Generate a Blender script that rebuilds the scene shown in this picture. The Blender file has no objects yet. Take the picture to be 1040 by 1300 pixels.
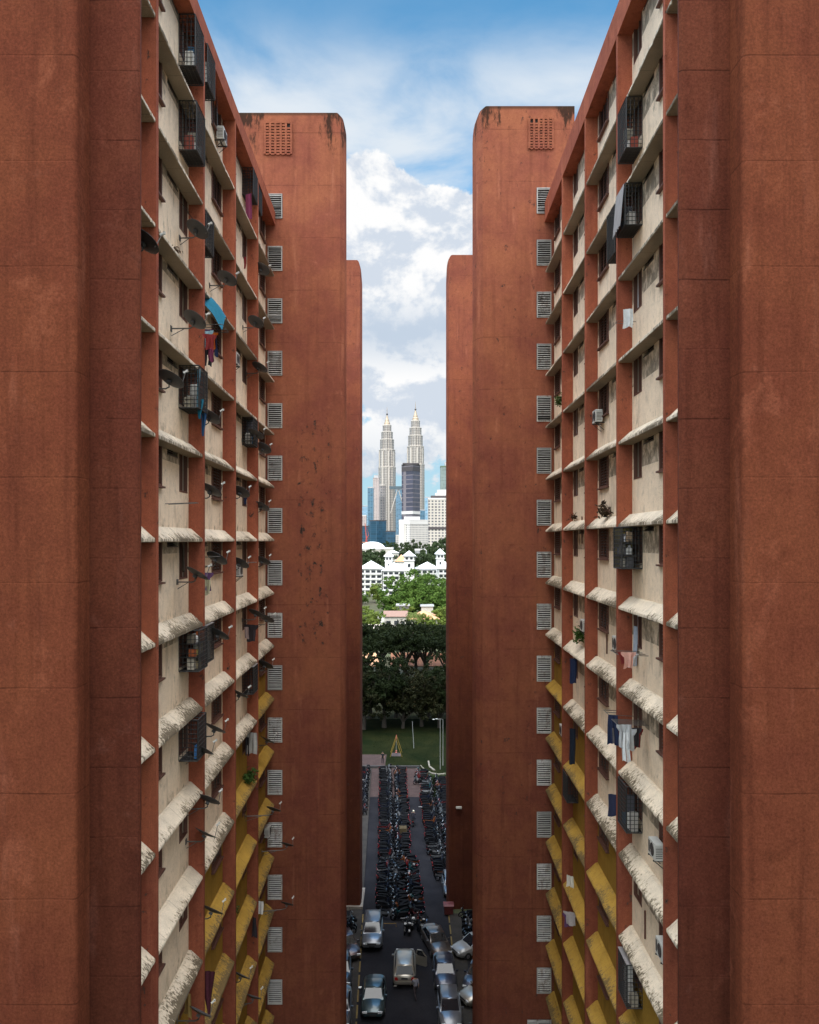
import bpy, bmesh, math, random
from mathutils import Vector, Matrix
R = math.radians
sc = bpy.context.scene
col = sc.collection
CAM_Z = 34.0

# ------------------------------------------------------------------ tagging / linking
def tag(o, label=None, cat=None, group=None, kind=None):
    if label: o['label'] = label
    if cat: o['category'] = cat
    if group: o['group'] = group
    if kind: o['kind'] = kind
    return o

def thing(name, loc, label, cat, group=None, rz=0.0):
    o = bpy.data.objects.new(name, None); col.objects.link(o)
    o.empty_display_size = .2
    o.location = loc; o.rotation_euler = (0, 0, rz)
    return tag(o, label, cat, group)

def link(name, me, parent=None, loc=(0, 0, 0), rot=(0, 0, 0)):
    o = bpy.data.objects.new(name, me); col.objects.link(o)
    o.parent = parent; o.location = loc; o.rotation_euler = rot
    return o

def copy_tree(o, parent=None, top=True):
    c = o.copy(); col.objects.link(c); c.parent = parent
    for ch in list(o.children): copy_tree(ch, c, False)
    return c

# ------------------------------------------------------------------ mesh builder
class MB:
    def __init__(s): s.v = []; s.f = []; s.m = []
    def add(s, vs, fs, m=0):
        b = len(s.v); s.v += [tuple(p) for p in vs]
        for f in fs: s.f.append([i + b for i in f]); s.m.append(m)
        return s
    def box(s, x0, x1, y0, y1, z0, z1, m=0):
        return s.add([(x0,y0,z0),(x1,y0,z0),(x1,y1,z0),(x0,y1,z0),(x0,y0,z1),(x1,y0,z1),(x1,y1,z1),(x0,y1,z1)],
              [(3,2,1,0),(4,5,6,7),(0,1,5,4),(1,2,6,5),(2,3,7,6),(3,0,4,7)], m)
    def obox(s, c, sx, sy, sz, rot=None, m=0):
        M = rot or Matrix.Identity(3)
        vs = []
        for z in (-1, 1):
            for x, y in ((-1,-1),(1,-1),(1,1),(-1,1)):
                vs.append(Vector(c) + M @ Vector((x*sx/2, y*sy/2, z*sz/2)))
        return s.add(vs, [(3,2,1,0),(4,5,6,7),(0,1,5,4),(1,2,6,5),(2,3,7,6),(3,0,4,7)], m)
    def tube(s, pts, r, n=6, m=0, cap=True):
        pts = [Vector(p) for p in pts]
        rr = r if isinstance(r, (list, tuple)) else [r]*len(pts)
        rings = []; vs = []
        for i, p in enumerate(pts):
            a = pts[max(i-1, 0)]; b = pts[min(i+1, len(pts)-1)]
            d = (b-a)
            d = d.normalized() if d.length > 1e-9 else Vector((0,0,1))
            up = Vector((0,0,1)) if abs(d.z) < .9 else Vector((1,0,0))
            x = d.cross(up).normalized(); y = x.cross(d)
            for k in range(n):
                t = 2*math.pi*k/n
                vs.append(p + (x*math.cos(t) + y*math.sin(t))*rr[i])
        fs = []
        for i in range(len(pts)-1):
            for k in range(n):
                fs.append((i*n+k, i*n+(k+1) % n, (i+1)*n+(k+1) % n, (i+1)*n+k))
        if cap:
            fs.append(tuple(reversed(range(n)))); fs.append(tuple(range((len(pts)-1)*n, len(pts)*n)))
        return s.add(vs, fs, m)
    def lathe(s, prof, n=16, m=0, c=(0,0,0), lob=None):
        vs = []
        for r, z in prof:
            for k in range(n):
                t = 2*math.pi*k/n
                q = r*(lob(t) if lob else 1)
                vs.append((c[0]+q*math.cos(t), c[1]+q*math.sin(t), c[2]+z))
        fs = []
        for i in range(len(prof)-1):
            for k in range(n):
                fs.append((i*n+k, i*n+(k+1) % n, (i+1)*n+(k+1) % n, (i+1)*n+k))
        fs.append(tuple(reversed(range(n)))); fs.append(tuple(range((len(prof)-1)*n, len(prof)*n)))
        return s.add(vs, fs, m)
    def prism(s, poly, a0, a1, fn, m=0):
        """poly in 2-D, extruded from a0 to a1; fn(p, q, a) -> xyz"""
        n = len(poly)
        vs = [fn(p, q, a0) for p, q in poly] + [fn(p, q, a1) for p, q in poly]
        fs = [tuple(reversed(range(n))), tuple(range(n, 2*n))]
        for i in range(n):
            j = (i+1) % n; fs.append((i, j, n+j, n+i))
        return s.add(vs, fs, m)
    def mesh(s, name, mats, smooth=None, recalc=True):
        me = bpy.data.meshes.new(name); me.from_pydata(s.v, [], s.f)
        mats = mats if isinstance(mats, (list, tuple)) else [mats]
        for k in mats: me.materials.append(k)
        me.polygons.foreach_set('material_index', s.m)
        if recalc:
            b = bmesh.new(); b.from_mesh(me); bmesh.ops.recalc_face_normals(b, faces=b.faces); b.to_mesh(me); b.free()
        if smooth is not None:
            me.polygons.foreach_set('use_smooth', [True]*len(me.polygons))
            me.set_sharp_from_angle(angle=R(smooth))
        me.update(); return me
    def build(s, name, mats, parent=None, loc=(0,0,0), rot=(0,0,0), smooth=None, recalc=True):
        return link(name, s.mesh(name, mats, smooth, recalc), parent, loc, rot)

# ------------------------------------------------------------------ material helpers
class NT:
    def __init__(s, tree): s.t = tree
    def n(s, typ, **kw):
        nd = s.t.nodes.new('ShaderNode' + typ)
        ins = kw.pop('ins', None)
        for k, v in kw.items(): setattr(nd, k, v)
        if ins:
            for k, v in ins.items(): s.set(nd.inputs[k], v)
        return nd
    def set(s, inp, v):
        if isinstance(v, bpy.types.NodeSocket): s.t.links.new(v, inp)
        else: inp.default_value = v
    def math(s, op, a, b=0.0, c=None, clamp=False):
        nd = s.n('Math', operation=op, use_clamp=clamp)
        s.set(nd.inputs[0], a); s.set(nd.inputs[1], b)
        if c is not None: s.set(nd.inputs[2], c)
        return nd.outputs[0]
    def sstep(s, x, a, b):
        nd = s.n('MapRange', interpolation_type='SMOOTHSTEP')
        s.set(nd.inputs[0], x); s.set(nd.inputs[1], a); s.set(nd.inputs[2], b)
        nd.inputs[3].default_value = 0; nd.inputs[4].default_value = 1
        return nd.outputs[0]
    def mix(s, fac, a, b, typ='MIX'):
        nd = s.n('Mix', data_type='RGBA', blend_type=typ)
        s.set(nd.inputs[0], fac)
        for i, v in ((6, a), (7, b)):
            if isinstance(v, (tuple, list)) and len(v) == 3: v = (*v, 1)
            s.set(nd.inputs[i], v)
        return nd.outputs[2]
    def noise(s, vec, scale, detail=4, rough=.55, dist=0.0):
        nd = s.n('TexNoise'); s.set(nd.inputs['Vector'], vec)
        nd.inputs['Scale'].default_value = scale; nd.inputs['Detail'].default_value = detail
        nd.inputs['Roughness'].default_value = rough; nd.inputs['Distortion'].default_value = dist
        return nd.outputs['Fac']
    def scale(s, vec, xyz, off=(0,0,0)):
        nd = s.n('Mapping'); s.set(nd.inputs['Vector'], vec)
        nd.inputs['Scale'].default_value = xyz; nd.inputs['Location'].default_value = off
        return nd.outputs[0]
    def sep(s, vec):
        nd = s.n('SeparateXYZ'); s.set(nd.inputs[0], vec); return nd.outputs
    def bump(s, h, strength, dist=.02):
        nd = s.n('Bump'); s.set(nd.inputs['Height'], h)
        nd.inputs['Strength'].default_value = strength; nd.inputs['Distance'].default_value = dist
        return nd.outputs[0]

def newmat(name):
    m = bpy.data.materials.new(name); m.use_nodes = True
    t = NT(m.node_tree)
    b = m.node_tree.nodes['Principled BSDF']
    return m, t, b

def c4(c): return (*c, 1)

def plain(name, c, rough=.7, metal=0.0, var=.12, scale=3.0, coat=0.0, spec=.5):
    m, t, b = newmat(name)
    co = t.n('TexCoord').outputs['Object']
    n = t.noise(co, scale, 5)
    f = t.math('MULTIPLY_ADD', n, 2*var, 1-var)
    mul = t.mix(1.0, c, (1,1,1), 'MULTIPLY')
    cc = t.n('CombineColor'); 
    for i in range(3): t.set(cc.inputs[i], f)
    colr = t.mix(1.0, c, cc.outputs[0], 'MULTIPLY')
    t.set(b.inputs['Base Color'], colr)
    b.inputs['Roughness'].default_value = rough; b.inputs['Metallic'].default_value = metal
    b.inputs['Coat Weight'].default_value = coat; b.inputs['Coat Roughness'].default_value = .05
    b.inputs['Specular IOR Level'].default_value = spec
    return m

def grey(t, f):
    cc = t.n('CombineColor')
    for i in range(3): t.set(cc.inputs[i], f)
    return cc.outputs[0]

def stucco(name, ca, cb, gap=2.8, off=0.0, line=.6, peel=0.0, peelbox=None, top=None, grain=1.0, coords='Object', height_shade_=(.64, .62)):
    """painted render on concrete: blotches, rain streaks, day joints every storey, peeling, mould at the top"""
    m, t, b = newmat(name)
    co = t.n('TexCoord').outputs[coords]
    x, y, z = t.sep(co)
    big = t.sstep(t.noise(co, .32, 7, .66), .30, .70)
    c = t.mix(big, ca, cb)
    dap = t.noise(t.scale(co, (1,1,.8), (61,15,7)), 2.2, 7, .68)
    c = t.mix(1.0, c, grey(t, t.math('MULTIPLY_ADD', dap, .5, .75)), 'MULTIPLY')
    st = t.noise(t.scale(co, (2.6, 2.6, .16)), 1.0, 6, .6)
    c = t.mix(t.math('MULTIPLY', t.sstep(st, .48, .72), .35*(1.5 if grain > 1 else 1)), c, tuple(k*.55 for k in ca))
    st2 = t.noise(t.scale(co, (1.5, 1.5, .22), (7,3,1)), 1.0, 6, .6)
    c = t.mix(t.math('MULTIPLY', t.sstep(st2, .56, .8), .45), c, tuple(min(1, k*1.7+.03) for k in cb))
    bl = t.noise(t.scale(co, (1,1,1), (31,5,17)), 1.1, 7, .65)
    c = t.mix(t.math('MULTIPLY', t.sstep(bl, .6, .8), .4), c, tuple(min(1, k*1.6+.03) for k in cb))
    if grain > 1:
        lp = t.noise(t.scale(co, (1.1,1.1,.8), (91,5,37)), .55, 8, .7, .4)
        c = t.mix(t.math('MULTIPLY', t.sstep(lp, .56, .70), .38), c, tuple(min(1, k*1.75+.012) for k in cb))
        c = t.mix(t.math('MULTIPLY', t.sstep(lp, .42, .30), .45), c, tuple(k*.55 for k in ca))
    bl2 = t.noise(t.scale(co, (1,1,1), (3,55,17)), .8, 7, .65)
    c = t.mix(t.math('MULTIPLY', t.sstep(bl2, .56, .74), .45), c, tuple(k*.62 for k in ca))
    fine = t.noise(co, 34 if grain <= 1 else 17, 3, .75)
    mid = t.noise(co, 7, 4, .6)
    g = t.math('MULTIPLY_ADD', fine, 1.1*grain, 1-.55*grain)
    g = t.math('MULTIPLY', g, t.math('MULTIPLY_ADD', mid, .5, .75))
    c = t.mix(1.0, c, grey(t, g), 'MULTIPLY')
    shade_by_height = t.math('MULTIPLY_ADD', t.sstep(z, 2, 58), height_shade_[1], height_shade_[0])          # shade fall-off put into the paint, darker towards the ground
    c = t.mix(1.0, c, grey(t, shade_by_height), 'MULTIPLY')
    h = fine
    if line:
        wob = t.math('MULTIPLY_ADD', t.noise(co, .9, 3), .05, -.025)
        fr = t.math('FRACT', t.math('DIVIDE', t.math('ADD', t.math('SUBTRACT', z, off), wob), gap))
        d = t.math('MULTIPLY', t.math('SUBTRACT', .5, t.math('ABSOLUTE', t.math('SUBTRACT', fr, .5))), gap)
        ln = t.math('SUBTRACT', 1.0, t.sstep(d, .008, .026))
        brk = t.sstep(t.noise(t.scale(co, (1,1,1), (9,9,9)), .7, 6, .65), .42, .62)
        lf = t.math('MULTIPLY', t.math('MULTIPLY', ln, brk), line)
        c = t.mix(lf, c, tuple(k*.3 for k in ca))
        h = t.math('SUBTRACT', h, t.math('MULTIPLY', ln, .8))
    if peel:
        pn = t.noise(t.scale(co, (1.0, 1.0, .75), (13,1,4)), 3.2, 9, .66, .2)
        msk = peel
        if peelbox:
            x0,x1,z0,z1 = peelbox
            bx = t.math('MULTIPLY', t.sstep(x, x0, x0+.7), t.math('SUBTRACT', 1.0, t.sstep(x, x1-.7, x1)))
            bz = t.math('MULTIPLY', t.sstep(z, z0, z0+2), t.math('SUBTRACT', 1.0, t.sstep(z, z1-2, z1)))
            bias = t.math('MULTIPLY_ADD', t.math('MULTIPLY', bx, bz), .212, -.15)
            pn = t.math('ADD', pn, bias)
        pf = t.sstep(pn, .655, .675); pd = t.sstep(pn, .70, .72); halo = t.sstep(pn, .60, .66)
        c = t.mix(t.math('MULTIPLY', halo, .45), c, tuple(k*.5 for k in ca))
        c = t.mix(t.math('MULTIPLY', pf, .85), c, (.085,.055,.045))
        c = t.mix(t.math('MULTIPLY', pd, .8), c, (.025,.02,.018))
        pp = t.noise(t.scale(co, (1,1,1), (43,11,24)), 1.7, 8, .66, .5)
        c = t.mix(t.math('MULTIPLY', t.sstep(pp, .74, .75), .85), c, (.45,.36,.27))
        h = t.math('SUBTRACT', h, t.math('MULTIPLY', pf, 1.5))
    if top:
        zt, dep = top
        gr = t.math('MULTIPLY', t.sstep(z, zt-dep, zt+.3), t.math('MULTIPLY_ADD', t.sstep(t.math('ABSOLUTE', x), .9, 1.9), .75, .25))
        mn = t.noise(t.scale(co, (1.7,1.7,.5), (3,8,1)), 1.6, 8, .7)
        mf = t.sstep(t.math('ADD', mn, t.math('MULTIPLY', gr, .42)), .80, .95)
        c = t.mix(t.math('MULTIPLY', mf, .88), c, (.025,.018,.014))
        edge = t.sstep(z, zt-.22, zt-.05)
        c = t.mix(t.math('MULTIPLY', edge, .7), c, (.05,.032,.022))
    t.set(b.inputs['Base Color'], c)
    b.inputs['Roughness'].default_value = .9; b.inputs['Specular IOR Level'].default_value = .08
    t.set(b.inputs['Normal'], t.bump(t.math('MULTIPLY_ADD', mid, .8, h), .35, .012))
    return m

def render_wall(name, base, dark, gap=2.8, off=0.0, mould=1.0):
    """cream / ochre render between the fins: dirt above each ledge, runs, cracks"""
    m, t, b = newmat(name)
    co = t.n('TexCoord').outputs['Object']
    x, y, z = t.sep(co)
    big = t.sstep(t.noise(co, .6, 6, .6), .3, .7)
    c = t.mix(big, tuple(k*.86 for k in base), base)
    st = t.noise(t.scale(co, (1.5, 1.5, .40)), 1.5, 8, .62, .5)
    c = t.mix(t.math('MULTIPLY', t.sstep(st, .50, .74), .55), c, dark)
    st3 = t.noise(t.scale(co, (1.0, 1.0, .7), (8,2,6)), 2.3, 8, .68, .3)
    c = t.mix(t.math('MULTIPLY', t.sstep(st3, .48, .70), .38), c, tuple(k*.62 for k in base))
    fr = t.math('MULTIPLY', t.math('FRACT', t.math('DIVIDE', t.math('SUBTRACT', z, off), gap)), gap)
    low = t.math('SUBTRACT', 1.0, t.sstep(fr, .3, 1.3))
    mn = t.noise(t.scale(co, (1.6,1.6,1.0), (5,2,9)), 1.5, 9, .72, .3)
    mf = t.sstep(t.math('ADD', mn, t.math('MULTIPLY', low, .20)), .55, .76)
    c = t.mix(t.math('MULTIPLY', mf, .75*mould), c, (.075,.062,.045))
    mn2 = t.noise(t.scale(co, (2.2,2.2,.6), (15,22,9)), 2.4, 9, .72, .3)
    c = t.mix(t.math('MULTIPLY', t.sstep(mn2, .60, .70), .5*mould), c, (.16,.13,.10))
    cr = t.noise(t.scale(co, (1.0,1.0,1.0), (1,7,3)), .55, 6, .6, .8)
    crk = t.math('SUBTRACT', 1.0, t.sstep(t.math('ABSOLUTE', t.math('SUBTRACT', cr, .5)), .0, .006))
    c = t.mix(t.math('MULTIPLY', crk, .3), c, dark)
    fine = t.noise(co, 40, 3, .7); mid = t.noise(co, 9, 4)
    g = t.math('MULTIPLY', t.math('MULTIPLY_ADD', fine, .7, .65), t.math('MULTIPLY_ADD', mid, .3, .85))
    c = t.mix(1.0, c, grey(t, t.math('MULTIPLY_ADD', t.sstep(z, 8, 46), .20, .84)), 'MULTIPLY')  # wall colour darkened downwards in place of falling light
    pa = t.sstep(t.noise(t.scale(co, (.8,.8,.8), (77,5,3)), .7, 2, .4), .58, .60)          # repainted patches
    c = t.mix(t.math('MULTIPLY', pa, .22), c, tuple(k*.72 for k in base))
    c = t.mix(1.0, c, grey(t, g), 'MULTIPLY')
    t.set(b.inputs['Base Color'], c); b.inputs['Roughness'].default_value = .9
    b.inputs['Specular IOR Level'].default_value = .1
    t.set(b.inputs['Normal'], t.bump(t.math('ADD', fine, mid), .3, .012))
    return m

def ledge_mat(name, base, mould=1.0):
    """sloping ledge: black algae towards the drip edge (local y grows outwards, |y| 0..0.47)"""
    m, t, b = newmat(name)
    tc = t.n('TexCoord'); co = tc.outputs['Object']
    geo = t.n('NewGeometry').outputs['Position']
    x, y, z = t.sep(co)
    o = t.math('ABSOLUTE', y)
    w = t.noise(t.scale(geo, (1,1,1)), .9, 4)
    edge = t.sstep(o, .16, .47)
    rnd = t.n('ObjectInfo').outputs['Random']
    cv = t.n('CombineXYZ'); t.set(cv.inputs[0], t.math('MULTIPLY_ADD', rnd, 90.0, x)); t.set(cv.inputs[1], t.math('MULTIPLY', y, .75)); t.set(cv.inputs[2], t.math('MULTIPLY', rnd, 37.0))
    mn = t.noise(cv.outputs[0], 13.0, 7, .70, .25)
    w2 = t.noise(cv.outputs[0], .55, 3)
    f = t.math('ADD', mn, t.math('ADD', t.math('MULTIPLY', edge, .18), t.math('ADD', t.math('MULTIPLY_ADD', w2, .75, -.40), t.math('MULTIPLY_ADD', rnd, .16, -.08))))
    mf = t.sstep(f, .62, .71)
    c = t.mix(t.sstep(t.noise(geo, 1.6, 6), .3, .7), tuple(k*.82 for k in base), base)
    br = t.sstep(t.noise(t.scale(geo, (2,2,2), (9,4,1)), 1.2, 7, .7), .5, .72)
    c = t.mix(t.math('MULTIPLY', br, .45), c, tuple(k*.5 for k in base))
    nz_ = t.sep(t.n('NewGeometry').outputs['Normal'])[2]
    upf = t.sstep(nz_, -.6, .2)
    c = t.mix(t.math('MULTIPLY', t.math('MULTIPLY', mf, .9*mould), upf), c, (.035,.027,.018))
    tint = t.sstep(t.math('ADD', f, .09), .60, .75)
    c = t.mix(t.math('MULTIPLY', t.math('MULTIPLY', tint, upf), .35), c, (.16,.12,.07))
    c = t.mix(t.math('SUBTRACT', 1.0, upf), c, (.33,.27,.20))  # shade of the underside painted in as a darker colour
    jn = t.math('SUBTRACT', 1.0, t.sstep(t.math('ABSOLUTE', t.math('SUBTRACT', t.math('FRACT', t.math('MULTIPLY', x, .62)), .5)), .0, .012))
    c = t.mix(t.math('MULTIPLY', jn, .5), c, (.08,.06,.045))
    fine = t.noise(geo, 36, 3, .7)
    c = t.mix(1.0, c, grey(t, t.math('MULTIPLY_ADD', fine, .8, .6)), 'MULTIPLY')
    t.set(b.inputs['Base Color'], c); b.inputs['Roughness'].default_value = .92
    b.inputs['Specular IOR Level'].default_value = .2
    t.set(b.inputs['Normal'], t.bump(t.math('ADD', fine, t.noise(geo, 7, 5)), .5, .02))
    return m

def cloth(name, c):
    m, t, b = newmat(name)
    co = t.n('TexCoord').outputs['Object']
    g = t.math('MULTIPLY_ADD', t.noise(co, 9, 4), .5, .75)
    t.set(b.inputs['Base Color'], t.mix(1.0, c, grey(t, g), 'MULTIPLY'))
    b.inputs['Roughness'].default_value = .95; b.inputs['Specular IOR Level'].default_value = .1
    return m

def glassy(name, c, rough=.12, nz=.4):
    m, t, b = newmat(name)
    co = t.n('TexCoord').outputs['Object']
    g = t.math('MULTIPLY_ADD', t.noise(co, 2.5, 4), 1.6*nz, 1-.8*nz)
    t.set(b.inputs['Base Color'], t.mix(1.0, c, grey(t, g), 'MULTIPLY'))
    b.inputs['Roughness'].default_value = rough
    return m

def paint(name, c, metal=.55, rough=.32):
    m, t, b = newmat(name)
    co = t.n('TexCoord').outputs['Object']
    d = t.noise(co, 1.7, 5, .6)
    t.set(b.inputs['Base Color'], t.mix(1.0, c, grey(t, t.math('MULTIPLY_ADD', d, .3, .85)), 'MULTIPLY'))
    b.inputs['Metallic'].default_value = metal
    t.set(b.inputs['Roughness'], t.math('MULTIPLY_ADD', d, .2, rough-.1))
    b.inputs['Coat Weight'].default_value = .6; b.inputs['Coat Roughness'].default_value = .06
    return m

def leaves(name, ca, cb, cc_=None):
    m, t, b = newmat(name)
    g = t.n('NewGeometry')
    rnd = g.outputs['Random Per Island']
    big = t.sstep(t.noise(g.outputs['Position'], .35, 4), .35, .65)
    c = t.mix(t.math('MULTIPLY_ADD', rnd, .6, t.math('MULTIPLY', big, .4)), ca, cb)
    if cc_: c = t.mix(t.sstep(rnd, .93, .96), c, cc_)
    t.set(b.inputs['Base Color'], c); b.inputs['Roughness'].default_value = .7
    b.inputs['Specular IOR Level'].default_value = .08
    tr = t.n('BsdfTranslucent'); t.set(tr.inputs['Color'], c)
    mx = t.n('MixShader'); mx.inputs[0].default_value = .25
    m.node_tree.links.new(b.outputs[0], mx.inputs[1]); m.node_tree.links.new(tr.outputs[0], mx.inputs[2])
    m.node_tree.links.new(mx.outputs[0], m.node_tree.nodes['Material Output'].inputs[0])
    return m

def gridwin(name, wall, glass, px, pz, fx, fz, rough=.4, swap=False, metal=0.0, nz=.3):
    """far-off facade: bays and storeys with window bands; px/pz pitch in metres, fx/fz glazed share"""
    m, t, b = newmat(name)
    co = t.n('TexCoord').outputs['Object']
    x, y, z = t.sep(co)
    nrm = t.sep(t.n('NewGeometry').outputs['Normal'])
    h = t.math('ADD', x, y)
    ax = t.math('LESS_THAN', t.math('FRACT', t.math('DIVIDE', h, px)), fx)
    az = t.math('LESS_THAN', t.math('FRACT', t.math('DIVIDE', z, pz)), fz)
    vert = t.math('LESS_THAN', t.math('ABSOLUTE', nrm[2]), .5)
    f = t.math('MULTIPLY', t.math('MULTIPLY', ax, az), vert)
    cell = t.n('TexWhiteNoise', noise_dimensions='2D')
    cv = t.n('CombineXYZ'); t.set(cv.inputs[0], t.math('FLOOR', t.math('DIVIDE', h, px))); t.set(cv.inputs[1], t.math('FLOOR', t.math('DIVIDE', z, pz)))
    t.set(cell.inputs['Vector'], cv.outputs[0])
    gl = t.mix(1.0, glass, grey(t, t.math('MULTIPLY_ADD', cell.outputs['Value'], nz*2, 1-nz)), 'MULTIPLY')
    wl = t.mix(1.0, wall, grey(t, t.math('MULTIPLY_ADD', t.noise(co, .05, 5), .4, .8)), 'MULTIPLY')
    t.set(b.inputs['Base Color'], t.mix(f, wl, gl))
    t.set(b.inputs['Roughness'], t.math('MULTIPLY_ADD', f, -.3, .6 if not metal else rough+.3))
    b.inputs['Metallic'].default_value = metal
    return m
# ------------------------------------------------------------------ camera
cam = bpy.data.objects.new('camera', bpy.data.cameras.new('camera')); col.objects.link(cam)
cam.location = (0, 0, CAM_Z); cam.rotation_euler = (R(90), 0, 0)
cam.data.sensor_fit = 'HORIZONTAL'; cam.data.sensor_width = 36.0; cam.data.lens = 36*1000/1040
cam.data.shift_y = 36/1040; cam.data.clip_start = .1; cam.data.clip_end = 30000
sc.camera = cam
sc.render.resolution_x = 819; sc.render.resolution_y = 1024
sc.view_settings.view_transform = 'Standard'; sc.view_settings.look = 'None'; sc.view_settings.exposure = 0

# ------------------------------------------------------------------ sun and sky
SUN = Vector((-.25, -.60, .76)).normalized()
s = bpy.data.lights.new('sun', 'SUN'); s.energy = 2.9; s.angle = R(.53); s.color = (1, .95, .87)
so = bpy.data.objects.new('sun', s); col.objects.link(so)
so.rotation_euler = (-SUN).to_track_quat('-Z', 'Y').to_euler(); so.location = (0, 0, 200)

W = bpy.data.worlds.new('World'); sc.world = W; W.use_nodes = True
t = NT(W.node_tree)
bg = W.node_tree.nodes['Background']
sky = t.n('TexSky', sky_type='NISHITA'); sky.sun_disc = False
sky.sun_elevation = math.asin(SUN.z); sky.sun_rotation = math.atan2(SUN.x, SUN.y)
sky.altitude = 50; sky.air_density = 1.0; sky.dust_density = .6; sky.ozone_density = 1.6
d = t.n('TexCoord').outputs['Generated']
dn = t.n('VectorMath', operation='NORMALIZE'); t.set(dn.inputs[0], d); dv = dn.outputs[0]
dx, dy, dz = t.sep(dv)
az = t.math('ARCTAN2', dx, dy); el = t.math('ARCSINE', dz)
blue = t.mix(1.0, sky.outputs[0], (.72, 1.42, 1.50), 'MULTIPLY')
sc_ = t.n('VectorMath', operation='SCALE'); t.set(sc_.inputs[0], blue); sc_.inputs['Scale'].default_value = 1.0
# cumulus field: noise in direction space plus banks of cloud at given bearings (azimuth, elevation, radii, amount)
vec = t.scale(dv, (1, 1, 1.15))
def sample(off):
    v = t.scale(dv, (1, 1, 1.15), off)
    return t.noise(v, 7.5, 10, .58, .15)
n0 = sample((3.1, .7, 5.2)); n1 = sample((3.1-.004, .7, 5.2+.022))
fine = t.noise(t.scale(dv, (1,1,1.15), (.3,4,2)), 34, 7, .62)
banks = [(-.052, .405, .055, .075, .42), (.0, .355, .075, .06, .42), (.055, .355, .06, .065, .45), (-.02, .31, .12, .05, .30), (.03,.30,.09,.05,.28),
         (-.042, .212, .03, .035, .35), (-.005, .165, .05, .05, .40), (.05, .15, .05, .05, .20),
         (.0, .245, .12, .03, .10), (.03, .10, .12, .05, .12), (.20,.52,.03,.02,.16), (.25,.50,.05,.03,.25), (-.02, .60, .5, .09, -.55), (-.05, .475, .2, .03, -.16), (.06, .45, .07, .035, -.28)]
bsum = None
for a, e, ra, re, amp in banks:
    q = t.math('ADD', t.math('POWER', t.math('DIVIDE', t.math('SUBTRACT', az, a), ra), 2.0), t.math('POWER', t.math('DIVIDE', t.math('SUBTRACT', el, e), re), 2.0))
    g = t.math('MULTIPLY', t.math('EXPONENT', t.math('MULTIPLY', q, -1.0)), amp)
    bsum = g if bsum is None else t.math('ADD', bsum, g)
dens = t.math('ADD', t.math('ADD', n0, t.math('MULTIPLY_ADD', fine, .30, -.15)), bsum)
cov = t.sstep(dens, .58, .645)
thick = t.sstep(dens, .60, .95)
lit = t.sstep(t.math('ADD', t.math('SUBTRACT', n0, n1), t.math('MULTIPLY_ADD', fine, .20, -.10)), -.06, .05)
ccol = t.mix(lit, (.66, .73, .83), (1.0, 1.0, 1.0))
low = t.math('MULTIPLY', t.sstep(t.math('ABSOLUTE', t.math('SUBTRACT', el, .255)), .06, .0), .62)
ccol = t.mix(low, ccol, (.50, .61, .75))
shade = t.math('MULTIPLY', t.sstep(t.math('MULTIPLY', el, -1.0), -.17, -.08), .45)
ccol = t.mix(shade, ccol, (.52, .62, .73))
cir = t.noise(t.scale(dv, (1.5, 1.5, 3.6), (2, 7, 1)), 3.4, 7, .55, .35)
cband = t.math('MULTIPLY', t.sstep(el, .30, .44), t.math('SUBTRACT', 1.0, t.sstep(el, .50, .60)))
cirf = t.math('MULTIPLY', t.math('MULTIPLY', t.sstep(cir, .24, .70), .95), t.math('MULTIPLY_ADD', cband, .9, .1))
haze = t.math('MULTIPLY', t.math('SUBTRACT', 1.0, t.sstep(el, .10, .42)), .82)
base = sc_.outputs[0]
SKYF = .15
sk = t.n('VectorMath', operation='SCALE'); t.set(sk.inputs[0], base); sk.inputs['Scale'].default_value = SKYF
c = t.mix(haze, sk.outputs[0], (.42, .57, .71))
c = t.mix(cirf, c, (.80, .86, .92))
c = t.mix(cov, c, ccol)
# unseen sky overhead, round the sun and behind is boosted to light the court
sdv = t.n('VectorMath', operation='DOT_PRODUCT'); t.set(sdv.inputs[0], dv); sdv.inputs[1].default_value = tuple(SUN)
over = t.math('MULTIPLY', t.sstep(el, .60, 1.05), 6.2)
near_sun = t.math('MULTIPLY', t.math('POWER', t.math('MAXIMUM', sdv.outputs['Value'], 0.0), 4.0), 2.0)
behind = t.math('MULTIPLY', t.sstep(t.math('MULTIPLY', dy, -1.0), -.1, .6), .35)
glow = t.math('ADD', t.math('ADD', over, near_sun), behind)
warm = t.mix(t.sstep(t.math('SUBTRACT', el, t.math('MULTIPLY', dy, .8)), .55, 1.0), c, t.mix(.82, c, (.92, .865, .79)))
gl = t.n('VectorMath', operation='SCALE'); t.set(gl.inputs[0], warm); t.set(gl.inputs['Scale'], t.math('ADD', glow, 1.0))
# sky colour scaled up to make up for the low background strength
up = t.n('VectorMath', operation='SCALE'); t.set(up.inputs[0], gl.outputs[0]); up.inputs['Scale'].default_value = 10.0
t.set(bg.inputs['Color'], up.outputs[0]); bg.inputs['Strength'].default_value = .1

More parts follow.
